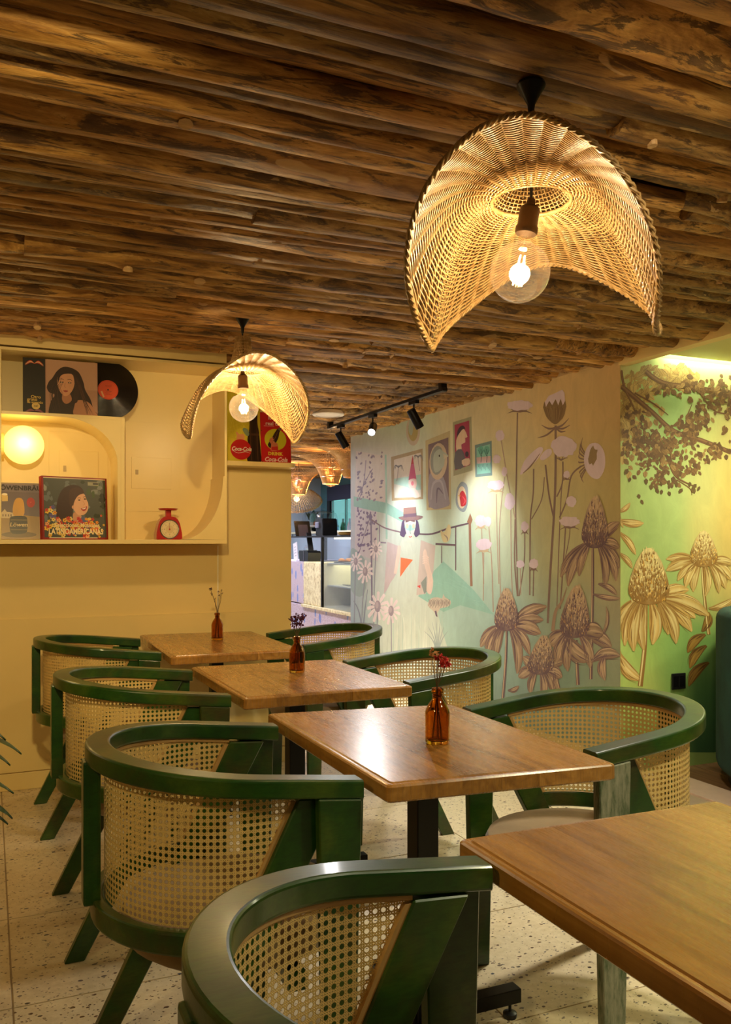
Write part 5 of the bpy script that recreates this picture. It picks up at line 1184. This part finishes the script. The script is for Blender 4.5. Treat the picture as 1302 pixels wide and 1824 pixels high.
# plant at the left edge
PX, PY = -0.30, 2.55
pl = thing('potted_plant', 'potted green plant with drooping pointed leaves at the left edge', 'plant', (PX, PY, 0))
LF = plain('plant_leaf', (50, 84, 36), 0.45, var=.25)
obj('pot', lathe(bmesh.new(), [(0, 0.002), (0.10, 0.002), (0.13, 0.16), (0.14, 0.30), (0.148, 0.305), (0.148, 0.325), (0.132, 0.325), (0.125, 0.29), (0, 0.285)], 32), plain('clay_pot', (120, 70, 44), 0.7), pl, smooth=True)
rn = random.Random(12)
LV = [(38, 1325, .10), (18, 1345, .09), (24, 1395, .12), (14, 1450, .10), (22, 1440, .08), (10, 1300, .1)]
for i in range(26):
    if i < len(LV):
        q_ = ray(LV[i][0], LV[i][1]); tt = 2.5/(q_.y); tip = Vector((q_.x*tt, 2.5, HC+q_.z*tt))-Vector((PX, PY, 0)); ln = LV[i][2]
    else:
        a = rn.uniform(0, 2*PI); rr_ = rn.uniform(.08, .19); tip = Vector((rr_*math.cos(a), rr_*math.sin(a), rn.uniform(.42, .85))); ln = rn.uniform(.09, .14)
    base = Vector((rn.uniform(-.03, .03), rn.uniform(-.03, .03), .29)); mid = Vector((tip.x*.45, tip.y*.45, tip.z+.06))
    d = (tip-mid).normalized(); st = tip-d*ln
    obj('stem', tube(bmesh.new(), crom([base, Vector((mid.x*.5, mid.y*.5, (base.z+mid.z)/2)), mid, st], 4), 0.0022, 5), LF, pl)
    bm = bmesh.new(); s = d.cross(Vector((0, 0, 1))).normalized(); up = s.cross(d); rows = []
    for k in range(7):
        t_ = k/6; w_ = 0.026*math.sin(PI*min(1, t_*.92+.06))**.8*(1-.3*t_); c = st+d*ln*t_+Vector((0, 0, -0.03*t_*t_))
        rows.append([bm.verts.new(c-s*w_+up*.004), bm.verts.new(c), bm.verts.new(c+s*w_+up*.004)])
    for A, B in zip(rows, rows[1:]):
        for k in range(2): bm.faces.new((A[k], A[k+1], B[k+1], B[k]))
    obj('leaf', bm, LF, pl, smooth=True)
# ---------------------------------------------------------------- the cafe counter beyond the wall
M['teal'] = mk_wall('teal_paint', (92, 142, 150)); M['paleb'] = mk_wall('pale_blue_paint', (176, 192, 206))
struct('wall_cafe_right', box(4.62, 4.76, AY+0.14, 12.2, 0, 2.36), M['teal'])
struct('wall_cafe_back', box(-0.2, 4.76, 12.2, 12.34, 0, 2.36), M['paleb'])
struct('wall_cafe_left', box(-0.3, -0.16, WY+0.16, 12.34, 0, 2.36), M['paleb'])
def mk_chip():
    q = NT('blue_chip_terrazzo'); v = q.coord('Object')
    a = q.noise(v, 120, 3, 0.7); base = q.ramp(a, [(0.35, s2l((166, 134, 140))), (0.5, s2l((206, 190, 206))), (0.7, s2l((226, 214, 226)))])
    mp = q.n('ShaderNodeMapping'); mp.inputs['Scale'].default_value = (1, 1.6, 0.8); q.l(v, mp.inputs[0])
    vo = q.n('ShaderNodeTexVoronoi'); vo.inputs['Scale'].default_value = 6.5; q.l(mp.outputs[0], vo.inputs['Vector'])
    on = q.math('LESS_THAN', vo.outputs['Distance'], 0.27)
    q.set(color=q.mix(on, base, q.mix(q.noise(v, 9, 2), s2l((96, 116, 200)), s2l((150, 168, 214)))), rough=0.4); return q.m
M['chip'] = mk_chip()
def mk_trav():
    q = NT('speckled_cream_stone'); v = q.coord('Object', (1, 1, 1)); a = q.noise(v, 26, 4, 0.6)
    c = q.ramp(a, [(0.27, s2l((70, 50, 36))), (0.33, s2l((196, 178, 130))), (0.6, s2l((240, 230, 186)))])
    q.set(color=c, rough=0.4); return q.m
M['trav'] = mk_trav()
CXF = 3.33
ya, yb = onx(540, 1000, CXF).y, onx(574, 1000, CXF).y
ct = thing('bar_counter', 'pale blue-chipped terrazzo bar counter beyond the cream wall', 'counter', (0, 0, 0))
obj('base', box(CXF, 4.1, 7.3, 10.9, 0.0, 0.50, 0.005), M['chip'], ct); obj('lower_ledge', box(CXF-0.03, 4.1, 7.3, ya, 0.48, 0.512, 0.004), M['trav'], ct)
ce = thing('counter_end', 'raised counter end of speckled cream and blue-chipped stone left of the display case', 'counter', (0, 0, 0))
obj('upper_block', box(CXF+0.004, 4.1, ya, 10.9, 0.513, 0.995, 0.004), M['chip'], ce); obj('speckled_panel', box(CXF+0.0, 4.1, yb+0.002, ya-0.002, 0.513, 0.998, 0.012), M['trav'], ce)
dc = thing('display_case', 'lit glass display case with black frame set in the bar counter', 'display case', (0, 0, 0))
LIT = plain('case_lining', (236, 230, 196), 0.4)
obj('back_lining', box(3.88, 3.92, 7.32, yb-0.01, 0.514, 1.26), LIT, dc); obj('case_floor', box(CXF+0.01, 3.88, 7.32, yb-0.01, 0.514, 0.53), LIT, dc)
for z in (0.745, 0.985): obj('glass_shelf', box(CXF+0.05, 3.88, 7.34, yb-0.03, z, z+0.012), plain('shelf_edge', (176, 178, 172), 0.3), dc)
obj('end_lining', box(CXF+0.01, 3.88, yb-0.035, yb-0.02, 0.53, 0.98), LIT, dc)
obj('glass_front', box(CXF, CXF+0.006, 7.33, yb-0.02, 0.515, 1.275), M['clear'], dc)
obj('top_frame', box(CXF-0.01, 3.92, 7.3, yb, 1.275, 1.292, 0.002), M['black'], dc)
rs = thing('raised_shelf', 'black shelf raised over the counter end, carrying the tablet', 'shelf')
obj('shelf_board', box(CXF+0.01, 3.92, yb+0.003, ya+0.75, 1.275, 1.292, 0.002), M['black'], rs)
for yy in (ya+0.70, yb+0.05): obj('shelf_support', box(3.86, 3.90, yy, yy+0.03, 0.9985 if yy < ya else 0.9955, 1.275), M['black'], rs)
for yy in (yb-0.02, 7.32): obj('corner_post', box(CXF-0.014, CXF+0.012, yy, yy+0.03, 0.515, 1.276, 0.002), M['black'], dc)
strip_ = obj('light_bar', box(CXF+0.10, CXF+0.13, 7.4, yb-0.1, 1.255, 1.268), emit('case_light', (255, 240, 210), 9), dc)
light('case_light', 'AREA', (3.6, 8.4, 1.25), 7, (1.0, 0.92, 0.68), shape='RECTANGLE', size=0.3, size_y=1.6)
light('case_low_light', 'AREA', (3.6, 8.4, 0.97), 5, (1.0, 0.93, 0.70), shape='RECTANGLE', size=0.3, size_y=1.6)
rn = random.Random(3)
PST = plain('pastry', (186, 120, 52), 0.6, var=.3); PLT = plain('serving_board', (70, 70, 74), 0.5)
for k in range(3):
    yy = 7.90+0.30*k
    t = thing('serving_tray', ('upper pastry tray nearest the mural wall in the display case', 'middle one of the three upper pastry trays in the display case', 'upper pastry tray beside the black post of the display case')[k], 'tray', (3.58, yy, 0.998), 0, 'pastry trays in the display case')
    obj('tray_plate', box(-0.16, 0.16, -0.14, 0.14, 0, 0.012, 0.004), PLT, t)
    for j in range(5):
        obj('pastry', lathe(bmesh.new(), [(0, 0.012), (0.032, 0.012), (0.04, 0.022), (0.032, 0.04), (0.012, 0.05), (0, 0.05)], 12, (-0.1+0.05*j, rn.uniform(-.06, .06), 0)), PST, t, smooth=True)
for k in range(2):
    t = thing('serving_tray', ('low cake tray nearest the mural wall in the display case', 'low cake tray toward the black post of the display case')[k], 'tray', (3.62, 8.0+0.4*k, 0.76), 0, 'low cake trays in the display case'); obj('tray_plate', box(-0.14, 0.14, -0.14, 0.14, 0, 0.01, 0.004), M['chrome'], t)
    for j in range(3): obj('cake', lathe(bmesh.new(), [(0, 0.01), (0.03, 0.01), (0.03, 0.05), (0, 0.05)], 12, (-0.07+0.07*j, 0, 0)), PST, t)
# things on the counter
def rel(px, py, X): return onx(px, py, X)
p = rel(551, 1000, 3.45)
t = thing('till_caddy', 'black plastic caddy on the counter end beside the display case', 'caddy', (3.45, p.y, 0.9985))
bm = bmesh.new(); prism(bm, [(-0.16, 0), (0.12, 0), (0.15, 0.10), (0.13, 0.125), (-0.15, 0.12), (-0.18, 0.10)], 'x', -0.08, 0.08); obj('tray_body', bm, M['blackp'], t)
obj('divider', box(-0.084, 0.084, -0.03, -0.024, 0.0, 0.13, 0.001), plain('grey_plastic', (96, 100, 112), 0.5), t)
sd = bmesh.new(); bx(sd, -0.03, 0.03, -0.012, 0.012, 0, 0.26, 0.004); bmesh.ops.rotate(sd, verts=sd.verts, matrix=Matrix.Rotation(math.radians(-22), 3, 'X')); bmesh.ops.translate(sd, verts=sd.verts, vec=(0, -0.07, 0.09))
obj('card_reader', sd, M['blackp'], t)
p = rel(526, 998, 3.36); bm = bmesh.new(); bx(bm, -0.003, 0.003, -0.07, 0.07, 0, 0.22, 0.001)
t = thing('menu_card', 'white menu card standing on the counter end', 'card', (3.37, p.y, 0.998)); t.rotation_euler = (math.radians(-10), 0, 0); obj('card', bm, plain('white_card', (232, 228, 236), 0.5), t)
for k in range(4): obj('printed_line', box(-0.0045, -0.003, -0.03, 0.03, 0.06+0.035*k, 0.064+0.035*k), plain('grey_ink', (130, 130, 140), 0.6), t)
p = rel(541, 985, 3.62)
t = thing('lemon_jar', 'glass jar with yellow fruit behind the black caddy', 'jar', (3.72, p.y+0.1, 0.998)); obj('jar_glass', lathe(bmesh.new(), [(0, 0), (0.06, 0), (0.065, 0.01), (0.065, 0.15), (0.045, 0.17), (0.045, 0.19)], 24), M['clear'], t, smooth=True)
for k in range(4): obj('lemon', lathe(bmesh.new(), [(0, -0.03), (0.012, -0.026), (0.024, -0.01), (0.024, 0.01), (0.012, 0.026), (0, 0.03)], 12, (0.028*math.cos(k*2), 0.028*math.sin(k*2), 0.035+0.03*k)), plain('lemon_skin', (226, 214, 40), 0.5), t, smooth=True)
p = rel(541, 955, 3.50); t = thing('tablet_stand', 'dark tablet leaning back on the counter shelf', 'tablet', (3.5, p.y, 1.293))
bm = bmesh.new(); bx(bm, -0.10, 0.10, -0.008, 0.008, 0, 0.20, 0.004); bmesh.ops.rotate(bm, verts=bm.verts, matrix=Matrix.Rotation(math.radians(-24), 3, 'X')); obj('tablet', bm, M['blackp'], t)
bm = bmesh.new(); prism(bm, [(-0.01, 0), (0.12, 0), (0.04, 0.14)], 'x', -0.06, 0.06); obj('stand', bm, plain('stand_grey', (70, 66, 78), 0.4), t)
p = rel(577, 955, 3.55); t = thing('coffee_grinder', 'black bulky coffee grinder with a grey chute on the display case', 'grinder', (3.58, p.y, 1.293))
bm = bmesh.new(); prism(bm, [(-0.12, 0), (0.12, 0), (0.11, 0.12), (0.13, 0.19), (0.09, 0.205), (-0.10, 0.20), (-0.12, 0.12)], 'x', -0.09, 0.09); bmesh.ops.bevel(bm, geom=bm.edges[:], offset=0.008, segments=2, affect='EDGES'); obj('body', bm, M['blackp'], t, smooth=True)
obj('chute', box(-0.11, -0.085, -0.01, 0.09, 0.09, 0.16, 0.01), plain('chute_grey', (130, 134, 156), 0.4), t)
p = rel(617, 953, 3.6)
for k in range(4): tag(obj('plate', lathe(bmesh.new(), [(0, 0), (0.05, 0), (0.10, 0.012), (0.10, 0.015), (0.05, 0.005), (0, 0.005)], 24), plain('plate_gilt', (190, 160, 90), 0.4), None, (3.6, p.y, 1.293+0.009*k), smooth=True), ('bottom', 'second lowest', 'second highest', 'top')[k]+' gilt plate of the small stack on the display case', 'plate', 'plates stacked on the display case')
# back shelf with cake domes
bs = thing('back_bar_shelf', 'pale back bar behind the counter carrying glass domes', 'shelf', (0, 0, 0)); obj('shelf_board', box(4.12, 4.515, 9.4, 12.15, 1.34, 1.37, 0.003), LIT, bs); obj('cabinet', box(4.16, 4.515, 9.4, 12.15, 0.0, 1.34, 0.003), M['paleb'], bs)
for dy_, r, lb in ((11.74, .11, 'smaller glass cake dome at left on the back bar'), (11.2, .20, 'large glass cake dome over a cake on the back bar')):
    t = thing('cake_dome', lb, 'cake dome', (4.28, dy_, 1.371))
    obj('stand', lathe(bmesh.new(), [(0, 0), (0.08, 0), (0.02, 0.02), (0.02, 0.06), (r+.02, 0.07), (r+.02, 0.08), (0, 0.08)], 32), plain('dome_stand', (200, 190, 180), 0.3), t, smooth=True)
    obj('dome', lathe(bmesh.new(), [(r, 0.081), (r*.98, 0.20), (r*.9, 0.25), (r*.6, 0.28), (0.02, 0.29), (0.012, 0.30), (0.02, 0.32), (0, 0.325)], 36), M['clear'], t, smooth=True)
    obj('cake', lathe(bmesh.new(), [(0, 0.081), (r*.7, 0.081), (r*.72, 0.12), (r*.6, 0.14), (0, 0.14)], 24), plain('cake_crumb', (150, 96, 56), 0.8, var=.3), t, smooth=True)
# lit glass-door fridge in the far wall
fr = thing('glass_door_fridge', 'black framed glass door fridge glowing cool at the far end of the bar', 'fridge', (4.60, 10.72, 0))
GX = 4.60
def fb(y0, y1, z0, z1, x0=-0.06, x1=0.0, b=0.004): return box(x0, x1, y0, y1, z0, z1, b)
obj('head_frame', fb(-0.9, 1.02, 1.82, 2.02), plain('frame_dark', (40, 40, 66), 0.4), fr)
obj('side_frame', fb(0.90, 1.02, 1.2, 1.82), M['black'], fr); obj('lower_body', fb(-0.9, 1.02, 0.0, 1.2), M['black'], fr)
obj('side_frame', fb(-0.9, -0.82, 1.2, 1.82), M['black'], fr)
obj('inner_glow', box(-0.012, -0.002, -0.82, 0.90, 1.2, 1.82), emit('fridge_light', (120, 196, 190), 1.1), fr)
for yy in (0.86, 0.34, -0.3): obj('door_stile', fb(yy-0.012, yy+0.012, 1.2, 1.82, -0.05, -0.015), M['chrome'], fr)
for yy in (0.6, 0.05): 
    d = obj('glass_door', fb(yy-0.23, yy+0.23, 1.22, 1.81, -0.045, -0.04, 0.0), M['clear'], fr)
for k, c in enumerate(((60, 150, 110), (200, 220, 240), (70, 160, 140), (220, 210, 240), (40, 120, 90), (160, 190, 230))):
    obj('fridge_bottle', lathe(bmesh.new(), [(0, 0), (0.04, 0), (0.04, 0.22), (0.015, 0.30), (0.015, 0.34), (0, 0.34)], 12, (-0.03, -0.5+0.24*k, 1.21)), plain('drink_bottle', c, 0.4), fr, smooth=True)
# plants by the far wall
t = thing('fern_plant', 'dark green leafy plant standing on the back bar under the wicker lamps', 'plant', (4.42, 12.03, 1.371)); rn = random.Random(2)
obj('pot', lathe(bmesh.new(), [(0, 0), (0.06, 0), (0.075, 0.12), (0.07, 0.12), (0, 0.11)], 20), M['blackp'], t, smooth=True)
DG = plain('dark_leaf', (26, 60, 34), 0.5, var=.3)
for k in range(16):
    a = rn.uniform(0, 2*PI); d = Vector((math.cos(a)*.6, math.sin(a)*.6, 1)); bm = bmesh.new(); L_ = rn.uniform(.16, .28); s = Vector((-math.sin(a), math.cos(a), 0)); rows = []
    for j in range(6): u = j/5; w_ = .04*math.sin(PI*(u*.9+.05)); c = Vector((math.cos(a)*L_*u*.45, math.sin(a)*L_*u*.45, .11+L_*u*(1-.25*u))); rows.append((bm.verts.new(c-s*w_), bm.verts.new(c+s*w_)))
    for A, B in zip(rows, rows[1:]): bm.faces.new((A[0], A[1], B[1], B[0]))
    obj('leaf', bm, DG, t)
# trumpet shaped rattan lamps
def trumpet():
    prof = crom([(0.33, 0, 0), (0.27, -0.022, 0), (0.19, -0.07, 0), (0.135, -0.14, 0), (0.105, -0.215, 0), (0.082, -0.285, 0)], 4)
    bm = bmesh.new()
    for k in range(96):
        a = 2*PI*k/96; tube(bm, [(p[0]*math.cos(a), p[0]*math.sin(a), p[1]) for p in prof], 0.0034, 3)
    for i in (0, 6, 11, 16, 20): tube(bm, [(prof[i][0]*math.cos(2*PI*k/64), prof[i][0]*math.sin(2*PI*k/64), prof[i][1]) for k in range(64)], 0.005, 4, closed=True)
    me = bpy.data.meshes.new('ribs'); bm.to_mesh(me); bm.free(); me.materials.append(M['wicker_pale']); return me
TR = trumpet()
BG = emit('far_bulb', (255, 206, 130), 14)
for i, (x, y_, z, lb) in enumerate(((3.25, 8.29, 2.11, 'trumpet-shaped rattan lamp over the counter, the one seen whole'), (3.41, 9.75, 2.08, 'farther trumpet-shaped rattan lamp, half hidden by the cream wall end'), (3.20, 7.60, 2.13, 'trumpet-shaped rattan lamp close behind the mural wall end, only its wide top rim visible'))):
    t = thing('rattan_lamp', lb, 'lamp', (x, y_, z), 0, None)
    tag(obj('ribs', TR, None, t), kind='stuff'); obj('cord', tube(bmesh.new(), [(0, 0, ZC-z+0.03), (0, 0, -0.16)], 0.004, 6), M['blackp'], t)
    obj('lamp_socket', lathe(bmesh.new(), [(0, -0.13), (0.02, -0.13), (0.02, -0.20), (0, -0.20)], 16), M['bronze'], t)
    obj('bulb', lathe(bmesh.new(), [(0.015, -0.20), (0.05, -0.235), (0.058, -0.265), (0.045, -0.30), (0, -0.318)], 20), M['bulb_glass'], t, smooth=True)
    obj('filament', tube(bmesh.new(), [(0, 0, -0.22), (0, 0, -0.275)], 0.010, 8), BG, t)
    if i < 2: L = light('rattan_bulb_light', 'POINT', (x, y_, z-0.20), 30, (1.0, 0.68, 0.36), shadow_soft_size=0.03)
# shallow wicker bowl lamp
t = thing('wicker_bowl_lamp', 'wide shallow dark wicker bowl lamp hanging farthest over the bar', 'lamp', (3.72, 10.72, 1.82)); bm = bmesh.new()
prof = [(0.03, 0.10), (0.10, 0.085), (0.18, 0.055), (0.26, 0.01), (0.32, -0.05), (0.335, -0.075)]
for k in range(64): a = 2*PI*k/64; tube(bm, [(r*math.cos(a), r*math.sin(a), z) for r, z in prof], 0.0045, 3)
for i in range(26):
    f = i/25*4.99; j = int(f); u = f-j; r = prof[j][0]*(1-u)+prof[j+1][0]*u; z = prof[j][1]*(1-u)+prof[j+1][1]*u
    tube(bm, [((r)*math.cos(2*PI*k/64), r*math.sin(2*PI*k/64), z+(.004 if (k+i) % 2 else -.004)) for k in range(64)], 0.0042, 3, closed=True)
o = obj('bowl', bm, M['wicker'], t); o['kind'] = 'stuff'; o.rotation_euler = (math.radians(28), 0, math.radians(-24))
obj('cord', tube(bmesh.new(), [(0, 0, ZC-1.80), (0, 0, 0.0)], 0.004, 6), M['blackp'], t); obj('bulb', lathe(bmesh.new(), [(0, 0.03), (0.03, 0.01), (0.04, -0.03), (0.025, -0.06), (0, -0.068)], 16), BG, t, smooth=True)
